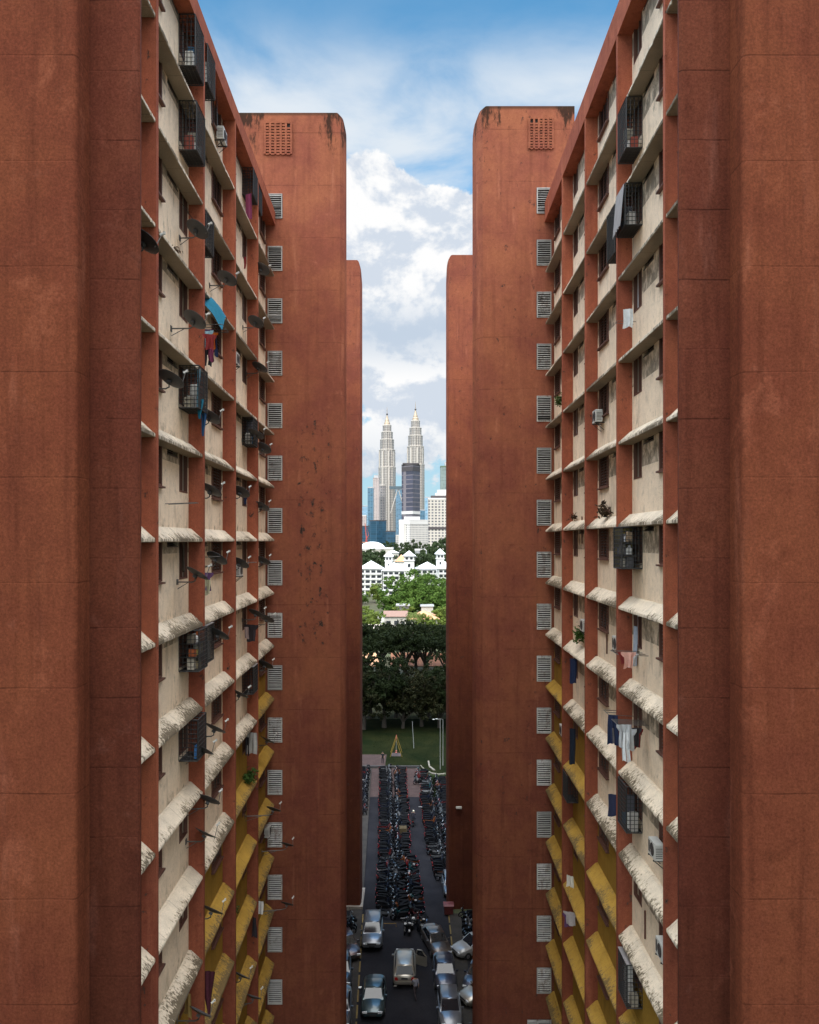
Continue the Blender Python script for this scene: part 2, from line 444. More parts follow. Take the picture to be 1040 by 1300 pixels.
# ------------------------------------------------------------------ unseen cloud, added to block the sun over the court
cm, ct, cb = newmat('added_cloud_white')
cb.inputs['Base Color'].default_value = (.9, .9, .92, 1); cb.inputs['Roughness'].default_value = 1
ct.set(cb.inputs['Normal'], ct.bump(ct.noise(ct.n('TexCoord').outputs['Object'], .03, 6), .8, 12))
rng = random.Random(5)
CZ = 720.0
kx, ky = SUN.x/SUN.z, SUN.y/SUN.z
b = bmesh.new()
for gx in range(-5, 6):
    for gy in range(-5, 9):
        X = gx*26 + rng.uniform(-8, 8); Y = gy*22 - 10 + rng.uniform(-6, 6)
        if Y > 148 - 8*rng.random(): continue
        zz = CZ + rng.uniform(-8, 14)
        rr = rng.uniform(24, 34)
        if Y > 115: rr = rng.uniform(17, 22)
        ed = max(abs(gx)/5, abs(gy-1.5)/7)
        r_ = bmesh.ops.create_icosphere(b, subdivisions=2, radius=1.0)
        bmesh.ops.scale(b, vec=(rr, rr, rr*(.9 - .4*ed)), verts=r_['verts'])
        bmesh.ops.translate(b, vec=(X + kx*CZ, Y + ky*CZ, zz), verts=r_['verts'])
me = bpy.data.meshes.new('added_cloud'); b.to_mesh(me); b.free(); me.materials.append(cm)
for p in me.polygons: p.use_smooth = True
tag(link('added_cloud', me), kind='structure')

# ------------------------------------------------------------------ materials of the court
BA, BB = (.205, .063, .043), (.29, .102, .054)
M = {}
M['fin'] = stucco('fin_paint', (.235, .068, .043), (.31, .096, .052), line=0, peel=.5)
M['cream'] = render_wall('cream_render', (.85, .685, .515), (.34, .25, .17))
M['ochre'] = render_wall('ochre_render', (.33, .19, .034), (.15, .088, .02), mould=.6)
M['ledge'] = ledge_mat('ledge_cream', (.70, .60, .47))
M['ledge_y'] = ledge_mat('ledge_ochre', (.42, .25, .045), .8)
M['trim'] = plain('window_trim_brown', (.11, .045, .03), .7)
M['void'] = glassy('dark_glass', (.022, .022, .026), .25)
M['slat'] = plain('dark_slats', (.045, .036, .034), .5)
M['shut'] = plain('dull_shutter', (.22, .19, .15), .8, var=.35)
M['pale'] = plain('pale_panel', (.45, .45, .47), .6)
M['tin'] = plain('corrugated_tin', (.30, .28, .28), .5, .3, var=.3)
M['alu'] = plain('louvre_metal', (.52, .51, .49), .65, .05, var=.35)
_t = NT(M['alu'].node_tree); _b = M['alu'].node_tree.nodes['Principled BSDF']; _s = _b.inputs['Base Color'].links[0].from_socket
_co = _t.n('TexCoord').outputs['Object']; _r = _t.n('ObjectInfo').outputs['Random']
_rust = _t.math('MULTIPLY', _t.sstep(_t.math('ADD', _t.noise(_t.scale(_co, (2,2,.8)), 3.0, 7, .7), _t.math('MULTIPLY', _r, .16)), .62, .74), .6)
_t.set(_b.inputs['Base Color'], _t.mix(_rust, _t.mix(1.0, _s, grey(_t, _t.math('MULTIPLY_ADD', _r, .45, .6)), 'MULTIPLY'), (.16,.085,.05)))
M['black'] = plain('black_gap', (.012, .010, .010), .9)
M['iron'] = plain('black_iron', (.022, .021, .022), .6)
M['dish'] = plain('dish_grey', (.045, .043, .045), .55)
M['pipe'] = plain('galvanised_pipe', (.10, .095, .09), .5, .3)
M['galv'] = plain('zinc_pipe', (.42, .42, .43), .5, .4)
M['acw'] = plain('ac_white', (.50, .49, .46), .5, var=.25)
M['roof'] = plain('roof_concrete', (.25, .22, .19), .9)
M['asphalt'] = None
# ------------------------------------------------------------------ stair towers
def arc(x_edge, zt, rx, rz, sg, n=7):
    """top corner from (x_edge, zt-rz) to (x_edge+sg*rx, zt); sg points away from the court"""
    out = []
    for i in range(n):
        a = math.pi/2*i/(n-1)
        out.append((x_edge + sg*rx*(1-math.cos(a)), zt - rz + rz*math.sin(a)))
    return out

def tower_shell(sg, xo, steps, zt, z0=0.0):
    """steps: list of (depth, x_edge, rx, rz) from the front backwards, outer side xo; one closed hull"""
    mb = MB(); rings = []
    for y, xe, rx, rz in steps:
        pts = [(xe, z0), (xe, z0+.01 + (zt-rz-z0)*.5)] + arc(xe, zt, rx, rz, sg) + [((xe+xo)/2, zt), (xo, zt), (xo, z0)]
        rings.append([(p, y, q) for p, q in pts])
    n = len(rings[0]); vs = [p for r_ in rings for p in r_]; fs = []
    fs.append(tuple(range(n))); fs.append(tuple(range(len(vs)-n, len(vs))))
    for i in range(len(rings)-1):
        for k in range(n):
            fs.append((i*n+k, i*n+(k+1) % n, (i+1)*n+(k+1) % n, (i+1)*n+k))
    mb.add(vs, fs); return mb

LR = random.Random(64)
def louvre(parent, x0, x1, z0, z1, y):
    """white slatted stair window standing in the front face at depth y (front looks to -y)"""
    mb = MB()
    mb.box(x0-.03, x1+.03, y-.012, y+.02, z0-.03, z1+.03, 0)
    f = mb.build('stair_window', [M['black']], parent)
    fr = MB(); w = .03
    fr.box(x0-.02, x0+w, y-.05, y-.013, z0-.02, z1+.02); fr.box(x1-w, x1+.02, y-.05, y-.013, z0-.02, z1+.02)
    fr.box(x0+w, x1-w, y-.05, y-.013, z1-w, z1+.02); fr.box(x0+w, x1-w, y-.05, y-.013, z0-.02, z0+w)
    fr.build('window_frame', [M['alu']], f)
    sl = MB(); n = 11; p = (z1-z0-2*w)/n
    for i in range(n):
        jr = LR.gauss(0, 3) + (LR.uniform(-32, 25) if LR.random() < .06 else 0)
        sl.obox(((x0+x1)/2, y-.045, z0+w+(i+.5)*p+LR.gauss(0,.003)), x1-x0-2*w-.004, .072, .012, Matrix.Rotation(R(LR.gauss(0, .5)), 3, 'Y') @ Matrix.Rotation(R(38+jr), 3, 'X'))
    sl.build('slats', [M['alu']], f)

def grille(parent, x0, x1, z0, z1, y, hole, mat):
    nx, nz = 5, 11
    bk = MB().box(x0, x1, y-.012, y+.03, z0, z1); g = bk.build('vent_grille', [M['black']], parent)
    mb = MB(); dx = (x1-x0)/nx; dz = (z1-z0)/nz
    for i in range(nx+1):
        x = x0+i*dx
        for k in range(nz):
            mb.box(x-.055, x+.055, y-.075, y-.013, z0+k*dz, z0+(k+1)*dz-.001)
    for k in range(nz+1):
        z = z0+k*dz
        for i in range(nx):
            xc = x0+(i+.5)*dx
            if k == nz-1 and abs(xc-hole) < dx*1.01: continue
            mb.box(x0+i*dx+.056, x0+(i+1)*dx-.056, y-.07, y-.014, z-.045, z+.045)
    mb.build('brick_screen', [mat], g)

def px_x(u, D): return (u-520)/1000*D
def px_z(v, D): return CAM_Z-(v-686)/1000*D

# far pair: flat front, rounded inner corner and shoulder
DL, DR = 41.85, 42.6
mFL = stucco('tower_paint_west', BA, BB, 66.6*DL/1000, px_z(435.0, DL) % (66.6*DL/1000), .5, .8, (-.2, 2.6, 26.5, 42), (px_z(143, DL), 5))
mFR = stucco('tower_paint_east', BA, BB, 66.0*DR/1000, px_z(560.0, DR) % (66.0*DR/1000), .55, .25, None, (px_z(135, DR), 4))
mNear = stucco('near_tower_paint', (.120, .0315, .017), (.156, .0455, .0215), 134*17/1000, 134*17*.0005+.05, .5, 0, None, None, 1.3, height_shade_=(.58, .72))
mNearB = stucco('near_tower_step_shaded', (.080, .021, .013), (.102, .030, .0165), 88.5*17.7/1000, .7, .6, 0, None, None, 1.3, height_shade_=(.16, 1.45))  # step darker than the front: its shade is put into the colour
mRear = stucco('rear_tower_paint', (.18, .054, .038), (.26, .085, .046), 44*.0726, .9, .45, .2, height_shade_=(.42, .85))

zt = px_z(143, DL)
tl = thing('stair_tower', (-6.3, DL, 0), 'brown stair tower on the left with peeling paint patches, rounded shoulder and slatted windows', 'stair tower')
w = tower_shell(-1, -9.3+6.3, [(0, px_x(432, DL)+6.3, .2, .35), (.30, px_x(437, DL+.3)+6.3, .28, .5), (.9, px_x(440, DL+.9)+6.3, .38, .9), (4.2, px_x(440, DL+.9)+6.0, .38, .9)], zt).build('wall', [mFL], tl, smooth=35)
for i in range(16):
    v = 246.6 + 66.5*i
    z1 = px_z(v, DL); louvre(tl, px_x(340.5, DL)+6.3, px_x(358, DL)+6.3, z1-1.27, z1, 0)
grille(tl, px_x(336.5, DL)+6.3, px_x(370, DL)+6.3, px_z(196, DL), px_z(156, DL), 0, px_x(367, DL)+6.3, mFL)
MB().box(-3.05, 6.3+px_x(432, DL)-.2, -.06, .0-.005, zt-.16, zt+.05).build('coping', [mFL], tl) if False else None

ztR = px_z(134.5, DR)
tr = thing('stair_tower', (6.4, DR, 0), 'brown stair tower on the right with black stained top corner and slatted windows', 'stair tower')
tower_shell(1, 8.93-6.4, [(0, px_x(613, DR)-6.4, .22, .35), (.35, px_x(606, DR+.35)-6.4, .3, .7), (1.05, px_x(600, DR+1.05)-6.4, .42, 1.5), (4.2, px_x(600, DR+1.05)-6.1, .42, 1.5)], ztR).build('wall', [mFR], tr, smooth=35)
for i in range(17):
    v = 239 + 66.0*i
    z1 = px_z(v, DR); louvre(tr, px_x(682, DR)-6.4, px_x(699.5, DR)-6.4, z1-1.35, z1, 0)
louvre(tr, px_x(670, DR)-6.4, px_x(684, DR)-6.4-.04, px_z(1311, DR), px_z(1295, DR), 0)
grille(tr, px_x(672, DR)-6.4, px_x(702, DR)-6.4, px_z(189, DR), px_z(150.5, DR), 0, px_x(675.5, DR)-6.4, mFR)

# near pair: the block ends beside the camera; a front bay and a stepped-back, splayed return
for sg, nm, lb in ((-1, 'west', 'plain brown end tower filling the left edge of the view'), (1, 'east', 'plain brown end tower filling the right edge of the view')):
    e = .423 if sg < 0 else .4235
    tn = thing('stair_tower', (sg*9.0, 17.0, 0), lb, 'stair tower')
    X = lambda x: sg*(x-9.0)
    mb = MB(); pl = [(X(e*17.0-.0), 0), (X(e*17.0), .695), (X(13.2), .695), (X(13.2), 0)]
    # rounded vertical arris
    r_ = .10; pl = [(X(e*17.0+r_), 0)] + [(X(e*17.0+r_*(1-math.sin(a))), r_*(1-math.cos(a))) for a in (R(22), R(45), R(68), R(90))] + [(X(e*17.0), .695), (X(13.2), .695), (X(13.2), 0)]
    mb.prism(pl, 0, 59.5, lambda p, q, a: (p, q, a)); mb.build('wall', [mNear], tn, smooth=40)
    ms = MB(); xe = .3425*17.7
    pl = [(X(xe+.05), .70), (X(xe), .75), (X(.3405*19.85), 2.85), (X(13.2), 2.85), (X(13.2), .70)]
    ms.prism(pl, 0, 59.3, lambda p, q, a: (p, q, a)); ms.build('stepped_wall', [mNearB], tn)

# rear pair, beyond the court
DB = 72.6
ta = thing('stair_tower', (-7, DB, 0), 'narrow brown tower behind the left stair tower, lower in the view', 'stair tower')
zA = px_z(330, DB)
tower_shell(-1, -11+7, [(0, px_x(457, DB)+7, .3, .7), (.6, px_x(459, DB+.6)+7, .4, 1.3), (3.6, px_x(459, DB+.6)+6.9, .4, 1.3)], zA).build('wall', [mRear], ta, smooth=35)
MB().box(-4.2, px_x(459, DB)+7.12, -.25, 3.7, 0, .35).build('plinth', [M['roof']], ta)
tb = thing('stair_tower', (6, DB, 0), 'narrow brown tower behind the right stair tower, seen beside the skyline', 'stair tower')
zB = px_z(323.5, DB)
tower_shell(1, 11-6, [(0, px_x(570, DB)-6, .3, .7), (.5, px_x(567, DB+.5)-6, .4, 1.5), (3.6, px_x(567, DB+.5)-5.9, .4, 1.5)], zB).build('wall', [mRear], tb, smooth=35)
lm = MB().box(-1.72, -1.2, -.35, -.01, 9.35, 9.5).build('wall_lamp', [M['acw']], tb)

# ------------------------------------------------------------------ the two slab blocks with their ledges, fins and windows
WIN = {}
def window_meshes(sg):
    """meshes with local x along the facade, y outwards (times sg), origin at ledge-tip height on the wall plane"""
    o = lambda a, b_: (min(sg*a, sg*b_), max(sg*a, sg*b_))
    d = {}
    # louvred window: .5..1.95
    W_, B, T = 1.45, -1.2, .12
    g = MB().box(0, W_, *o(-.16, -.14), B, T); d['lv_glass'] = g.mesh('louvre_glass', [M['void']])
    g = MB().box(0, W_*.45, *o(-.16, -.14), B, T, 1); g.box(W_*.45, W_, *o(-.16, -.14), B, T, 0); d['lv_curtain'] = g.mesh('louvre_curtain', [M['void'], M['shut']])
    g = MB().box(0, W_, *o(-.16, -.14), B, B+.55, 0); g.box(0, W_, *o(-.16, -.14), B+.551, T, 1); d['lv_pale'] = g.mesh('louvre_pale', [M['void'], M['tin']])
    f = MB()
    f.box(-.05, 0.03, *o(-.13, .035), B, T); f.box(W_-.03, W_+.05, *o(-.13, .035), B, T)
    f.box(.031, W_-.031, *o(-.13, .030), B-.02, B+.05); f.box(W_/3-.02, W_/3+.02, *o(-.1, -.02), B+.051, T); f.box(2*W_/3-.02, 2*W_/3+.02, *o(-.1, -.02), B+.051, T)
    f.box(-.09, W_+.09, *o(-.02, .12), B-.075, B-.021)
    d['lv_frame'] = f.mesh('louvre_frame', [M['trim']])
    s_ = MB(); n = 11; Rm = Matrix.Rotation(R(sg*-35), 3, 'X')
    for i in range(n): s_.obox((W_/2, sg*-.075, B+.09+(i+.5)*(T-B-.09)/n), W_-.07, .11, .010, Rm)
    d['lv_slats'] = s_.mesh('louvre_slats', [M['slat']])
    # high vent
    W_, B, T = 1.1, -.18, .27
    v = MB().box(0, W_, *o(-.16, -.14), B, T); d['vent'] = v.mesh('vent_void', [M['black']])
    v = MB()
    for i in range(6): v.obox((W_/2, sg*-.07, B+.04+i*.075), W_-.02, .08, .012, Rm)
    v.box(0, W_, *o(-.12, .02), B-.03, B); d['vent_slats'] = v.mesh('vent_slats', [M['slat']])
    # tall casement by the fin
    W_, B, T = .95, -1.25, .15
    c = MB().box(0, W_, *o(-.17, -.15), B, T); d['cs_dark'] = c.mesh('casement_dark', [M['void']])
    c = MB().box(0, W_*.52, *o(-.17, -.15), B, T, 0); c.box(W_*.52, W_, *o(-.14, -.11), B, T, 1); d['cs_half'] = c.mesh('casement_half', [M['void'], M['shut']])
    c = MB().box(0, W_, *o(-.12, -.10), B, T); d['cs_shut'] = c.mesh('casement_shut', [M['shut']])
    c = MB().box(0, W_*.3, *o(-.17, -.15), B, T, 0); c.box(W_*.3, W_, *o(-.13, -.10), B, T, 1); d['cs_pale'] = c.mesh('casement_pale', [M['void'], M['pale']])
    f = MB(); f.box(0, .05, *o(-.10, .015), B, T); f.box(W_-.05, W_, *o(-.10, .015), B, T); f.box(.051, W_-.051, *o(-.10, .012), B, B+.05); f.box(W_*.5-.02, W_*.5+.02, *o(-.10, -.03), B+.051, T)
    d['cs_frame'] = f.mesh('casement_frame', [M['trim']])
    return d

LEDGE_PROF = [(0, .40), (.09, .385), (.40, .10), (.46, .055), (.47, .035), (.47, -.035), (.45, -.05), (0, -.05)]
def ledge_mesh(sg, length, seed, mat):
    rng = random.Random(seed); n = 26; vs = []; fs = []
    k = len(LEDGE_PROF)
    for i in range(n+1):
        x = length*i/n
        chip = rng.uniform(-.005, .003) - (.022 if rng.random() < .04 else 0); ch2 = rng.uniform(-.008, .006)
        if i in (0, n): chip = ch2 = 0
        for j, (o_, z_) in enumerate(LEDGE_PROF):
            oo, zz = o_, z_
            if j in (2, 3, 4, 5, 6): oo += chip
            if j in (3, 4): zz += ch2
            if j in (1,2): zz += rng.uniform(-.005, .005)
            if j in (5, 6): zz += -ch2*.7 + rng.uniform(-.005, .005)
            vs.append((x, sg*oo, zz))
    for i in range(n):
        for j in range(k):
            fs.append((i*k+j, i*k+(j+1) % k, (i+1)*k+(j+1) % k, (i+1)*k+j))
    fs.append(tuple(range(k))); fs.append(tuple(range(n*k, (n+1)*k)))
    return MB().add(vs, fs).mesh('ledge', [mat], smooth=28)

class Block: pass
def block(sg, origin, slope, fins0, bay, ztip, ztop, lab):
    B = Block(); B.sg = sg; B.origin = Vector((*origin, 0)); B.bay = bay; B.f0 = fins0; B.ztip = ztip; B.slope = slope
    rz = math.atan2(1, slope) - math.pi/2          # local +x runs away from the camera
    root = thing('apartment_block', (*origin, 0), lab, 'apartment block', rz=math.atan2(1, slope))
    B.root = root; B.M = Matrix.Translation(B.origin) @ Matrix.Rotation(math.atan2(1, slope), 4, 'Z')
    # after this rotation local x = along facade; local +y = to the left (west).  outward from west block = -y, east block = +y
    out = -1 if sg < 0 else 1
    B.out = out
    wm = window_meshes(out)
    o = lambda a, b_: (min(out*a, out*b_), max(out*a, out*b_))
    L = fins0 + 4*bay
    # body behind the facade and roof
    MB().box(-.2, L+28, *o(-9, -.18), 0, ztop-.9).build('core', [M['roof']], root)
    MB().box(-.2, L+.05, *o(-.17, .50), ztip+2.8*6-.09, ztop).build('parapet', [M['fin']], root)
    MB().box(-.2, L+28, *o(-9, -.171), ztop-.899, ztop-.5).build('roof_slab', [M['roof']], root)
    MB().box(L+4.5, L+28, *o(-.179, 0), 0, ztop).build('rear_wall', [M['cream']], root)
    for i in range(4):
        s0 = fins0 + i*bay
        fm = MB()
        x0, x1 = s0-.10, s0+.10
        fm.box(x0, x1, *o(-.17, .495), 0, ztip+2.8*6-.092)
        fm.build('fin', [M['fin']], root)
    lvv = ['lv_glass', 'lv_glass', 'lv_glass', 'lv_curtain', 'lv_pale']
    vard = ['cs_dark', 'cs_dark', 'cs_half', 'cs_shut', 'cs_dark', 'cs_pale']
    rng = random.Random(11 if sg < 0 else 23)
    rows = range(-11, 7)
    leds = {}
    for key in ('ledge', 'ledge_y'):
        leds[key] = [ledge_mesh(out, bay-.2-.004, 100+q, M[key]) for q in range(7)]
    led0 = [ledge_mesh(out, fins0-.1-.002+.2, 300+q, M['ledge']) for q in range(3)]
    special = B_SPECIAL[sg]
    for bi in range(-1, 4):
        a = fins0 + bi*bay + .10; e = a + bay - .20
        if bi < 0: a = -.2; e = fins0 - .10
        mirrored = bi % 2 == 1
        holes = []
        if bi >= 0:
            for k in rows:
                if k < -10: continue
                zt_ = ztip + 2.8*k
                f = lambda p, w_: (fins0+bi*bay+p, fins0+bi*bay+p+w_) if not mirrored else (fins0+(bi+1)*bay-p-w_, fins0+(bi+1)*bay-p)
                for kind, p, w_, b0, b1 in (('lv', .5, 1.45, -1.2, .12), ('vt', 2.62, 1.1, -.18, .27), ('cs', 3.93, .95, -1.25, .15)):
                    h = f(p, w_); holes.append((*h, zt_+b0, zt_+b1, kind, k))
        # wall with openings: storey strips, each cut at its openings
        zy = -1e9 if bi < 0 else ztip + 2.8*(-2 - (3-bi))      # below this ledge the bay is painted ochre
        mb = MB(); zs = [0.0]
        cuts = sorted({round(h[2], 4) for h in holes} | {round(h[3], 4) for h in holes} | {0.0, ztip+2.8*6-.09} | ({round(zy, 4)} if zy > 0 else set()))
        for z0, z1 in zip(cuts[:-1], cuts[1:]):
            zm = (z0+z1)/2; mi = 1 if zm < zy else 0
            hs = sorted([h for h in holes if h[2] < zm < h[3]])
            x = a
            for h in hs + [None]:
                xe = h[0] if h else e
                if xe > x+1e-4: mb.add([(x,0,z0),(xe,0,z0),(xe,0,z1),(x,0,z1)], [(0,1,2,3)], mi)
                if h: x = h[1]
        for h in holes:
            x0, x1, z0, z1 = h[:4]; mi = 1 if z0 < zy else 0; dd = -.165*out
            mb.add([(x0,0,z0),(x0,0,z1),(x0,dd,z1),(x0,dd,z0)], [(0,1,2,3)], mi); mb.add([(x1,0,z0),(x1,0,z1),(x1,dd,z1),(x1,dd,z0)], [(0,1,2,3)], mi)
            mb.add([(x0,0,z0),(x1,0,z0),(x1,dd,z0),(x0,dd,z0)], [(0,1,2,3)], mi); mb.add([(x0,0,z1),(x1,0,z1),(x1,dd,z1),(x0,dd,z1)], [(0,1,2,3)], mi)
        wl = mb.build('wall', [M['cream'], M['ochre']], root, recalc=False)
        for x0, x1, z0, z1, kind, k in holes:
            zt_ = ztip + 2.8*k
            if kind == 'lv':
                g = link('louvred_window', wm[rng.choice(lvv)], root, (x0, 0, zt_))
                link('window_frame', wm['lv_frame'], g); link('louvres', wm['lv_slats'], g)
            elif kind == 'vt':
                g = link('high_vent', wm['vent'], root, (x0, 0, zt_)); link('vent_slats', wm['vent_slats'], g)
            else:
                vv = special.get((bi, k)) or rng.choice(vard)
                g = link('casement_window', wm[vv], root, (x0, 0, zt_)); link('window_frame', wm['cs_frame'], g)
        for k in range(-11, 6):
            zt_ = ztip + 2.8*k
            key = 'ledge_y' if zt_ < zy-.1 else 'ledge'
            me = rng.choice(leds[key]) if bi >= 0 else rng.choice(led0)
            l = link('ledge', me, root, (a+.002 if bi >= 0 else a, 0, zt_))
            if key == 'ledge_y': l['label'] = 'ochre painted sloping ledge'
    return B

B_SPECIAL = {-1: {(0,0): 'cs_half', (0,1): 'cs_shut', (0,4): 'cs_shut', (0,3): 'cs_dark'},
             1: {(0,1): 'cs_half', (0,2): 'cs_half', (0,3): 'cs_pale', (2,1): 'cs_pale', (0,6): 'cs_half', (2,3): 'cs_shut', (2,5): 'cs_half'}}
BL = block(-1, (-7.23, 20.0), -.018, 1.1, 5.16, 34.0, 51.4, 'left apartment block, cream and ochre walls with brown fins and many satellite dishes')
BR = block(1, (7.50, 20.9), .0143, .8, 5.22, 34.5, 52.25, 'right apartment block, cream and ochre walls with brown fins, hardly any satellite dishes')
# ------------------------------------------------------------------ things hung on the two blocks
ORD = ['top', 'second', 'third', 'fourth', 'fifth', 'sixth', 'seventh', 'eighth', 'ninth', 'tenth', 'eleventh', 'twelfth', 'thirteenth', 'fourteenth', 'fifteenth', 'sixteenth', 'seventeenth']
BAYS = ['end strip', 'nearest bay', 'second bay', 'third bay', 'farthest bay']
SEEN = {}
def wallpt(B, u, v, o):
    """where on the facade (s along, z) something standing o metres off the wall shows at this bearing"""
    U = (u-520)/1000
    D0 = B.origin.y; x0 = B.origin.x - B.slope*D0 - B.sg*o
    D = x0/(U - B.slope)
    return D - D0, px_z(v, D), D
def where(B, s_, z):
    k = math.ceil((z - B.ztip)/2.8 - .06); fl = min(max(6-k, 0), 16)
    b_ = min(max(int(math.floor((s_-B.f0)/B.bay)) + 1, 0), 4)
    fn = 'top floor' if fl == 0 else ORD[fl] + ' floor down'
    return f'{fn}, {BAYS[b_]}, {"left" if B.sg < 0 else "right"} block'
def put(B, name, s_, o_, z, look, cat, group=None):
    lb = look + ', ' + where(B, s_, z)
    n = SEEN.get(lb, 0); SEEN[lb] = n+1
    if n: lb = ('lower ', 'lowest ')[min(n-1, 1)] + lb
    p = B.M @ Vector((s_, B.out*o_, z))
    return thing(name, p, lb, cat, group, rz=B.root.rotation_euler.z)

def dish_meshes(out, L_, rad, seed):
    rng = random.Random(seed)
    n = Vector((.46+rng.uniform(-.08,.06), out*(.34+rng.uniform(-.1,.08)), .82)).normalized()
    c = Vector((0, out*L_, .22))
    q = Vector((0,0,1)).rotation_difference(n).to_matrix()
    prof = []
    for i in range(7): r_ = rad*i/6; prof.append((r_, .42*r_*r_/rad*.45))
    mb = MB(); N = 20; vs = []
    for i, (r_, h) in enumerate(prof):
        for k in range(N):
            a = 2*math.pi*k/N; vs.append(c + q @ Vector((r_*math.cos(a), r_*math.sin(a)*1.06, h)))
    for i, (r_, h) in reversed(list(enumerate(prof))):
        for k in range(N):
            a = 2*math.pi*k/N; vs.append(c + q @ Vector((r_*math.cos(a)*(1.0 if i < 6 else 1.01), r_*math.sin(a)*1.06, h+.012)))
    fs = [(i*N+k, i*N+(k+1) % N, (i+1)*N+(k+1) % N, (i+1)*N+k) for i in range(len(prof)*2-1) for k in range(N)]
    mb.add(vs, fs)
    # rib box at the back
    mb.obox(c + q @ Vector((0, 0, -.05)), .12, .12, .08, q)
    refl = mb.mesh('reflector', [M['dish']], smooth=50)
    am = MB(); am.tube([(0, 0, 0), (0, out*L_*.82, .0), (0, out*(L_*.97), .05), c + q @ Vector((0,0,-.06))], .022, 7); am.box(-.07, .07, *sorted((out*.0, out*.02)), -.09, .09)
    am.tube([(0, out*.02, -.22), (0, out*L_*.6, -.01)], .012, 5)
    arm = am.mesh('mount_arm', [M['pipe']], smooth=50)
    # feed arm rises from the outer lip
    dirn = (q @ Vector((0, out*1.0, 0))).normalized()
    lip = c + dirn*rad*.95
    foc = c + dirn*rad*.62 + n*rad*1.25
    fm = MB(); fm.tube([lip, foc], .012, 6); feed = fm.mesh('feed_arm', [M['pipe']])
    lm = MB(); ax = (c-foc).normalized(); lm.tube([foc - ax*.04, foc + ax*.07], [.028, .036], 8); lm.obox(foc - ax*.05, .05, .05, .07); lnb = lm.mesh('receiver_head', [M['acw']])
    return refl, arm, feed, lnb
DV = {-1: [dish_meshes(-1, L_, .37, i) for i, L_ in enumerate((.55, .62, .7, .62))] + [dish_meshes(-1, 1.28, .33, 9)], 1: [dish_meshes(1, .6, .3, 5)]}
dishes = [(249.8,292.3),(287.3,353.8),(246,406.7),(215.2,481.7),(323.8,408.7),(329.6,467.3),(185.4,309.6),(331.5,341),
 (266,529.8),(324.8,552),(333.5,569),(267,623),(304.6,625),(331.5,643.3),(273.8,709.6),(249.8,728.8),(303.7,715.4),(332.5,712.5),
 (276.7,805.8),(324.8,779.8),(338,786.5),(304.6,880.8),(336,845),(272,926),(256.5,952),(340,939.4),
 (263.5,1018),(260,1058.8),(346.5,1029.5),(363.9,1075),(268,1158),(363.9,1151),(306,1239),(321,1268),(253,1286)]
dr = random.Random(3)
for i, (u, v) in enumerate(dishes):
    long_ = u > 345
    vi = 4 if long_ else (i*7) % 4
    L_ = 1.28 if long_ else (.55, .62, .7, .62)[vi]
    s_, z, D = wallpt(BL, u, v, L_)
    th = put(BL, 'satellite_dish', s_, 0.0, z-.25, 'dark satellite dish on a ' + ('long wall arm' if long_ else 'wall arm'), 'satellite dish', 'satellite dishes on the left block')
    for nm, me in zip(('reflector', 'mount_arm', 'feed_arm', 'receiver_head'), DV[-1][vi]): link(nm, me, th)
    th.rotation_euler.z += dr.uniform(-.22, .22)

# --- window cages
def bars(mb, p0, du, dv_, nu, nv, r=.011):
    p0, du, dv_ = Vector(p0), Vector(du), Vector(dv_)
    for i in range(nu+1): q = p0+du*i/nu; mb.tube([q, q+dv_], r, 4)
    for j in range(nv+1): q = p0+dv_*j/nv; mb.tube([q, q+du], r, 4)
def cage(B, s0, s1, z0, z1, dep, look, solid=None, stuff=(), roofm='iron'):
    out = B.out; w = s1-s0; h = z1-z0
    th = put(B, 'window_cage', s0, 0, z0, look, 'window cage', None)
    mb = MB(); nu = max(3, round(w/.105)); nv = max(3, round(h/.14)); nd = max(2, round(dep/.12))
    y = out*dep
    bars(mb, (0, y, 0), (w, 0, 0), (0, 0, h), nu, nv)
    for x in (0, w): bars(mb, (x, out*.01, 0), (0, y-out*.01, 0), (0, 0, h), nd, nv)
    bars(mb, (0, out*.01, 0), (w, 0, 0), (0, y-out*.01, 0), nu, nd); bars(mb, (0, out*.01, h), (w, 0, 0), (0, y-out*.01, 0), 3, 2)
    fr = .022
    for x in (0, w):
        mb.tube([(x, y, 0), (x, y, h)], fr, 4); mb.tube([(x, out*.012, 0), (x, y, 0)], fr, 4); mb.tube([(x, out*.012, h), (x, y, h)], fr, 4)
    for z in (0, h): mb.tube([(0, y, z), (w, y, z)], fr, 4)
    mb.build('bars', [M['iron']], th)
    tr_ = MB().box(.03, w-.03, *sorted((out*.02, out*(dep-.03))), .015, .03); tr_.build('tray', [M[roofm]], th)
    if solid == 'roof':
        MB().box(-.02, w+.02, *sorted((out*.01, out*(dep+.03))), h+.02, h+.04).build('cover', [M['tin']], th)
    if solid == 'side':
        MB().box(w+.012, w+.03, *sorted((out*.02, out*(dep-.02))), .02, h-.02).build('side_panel', [M['pipe']], th)
    return th
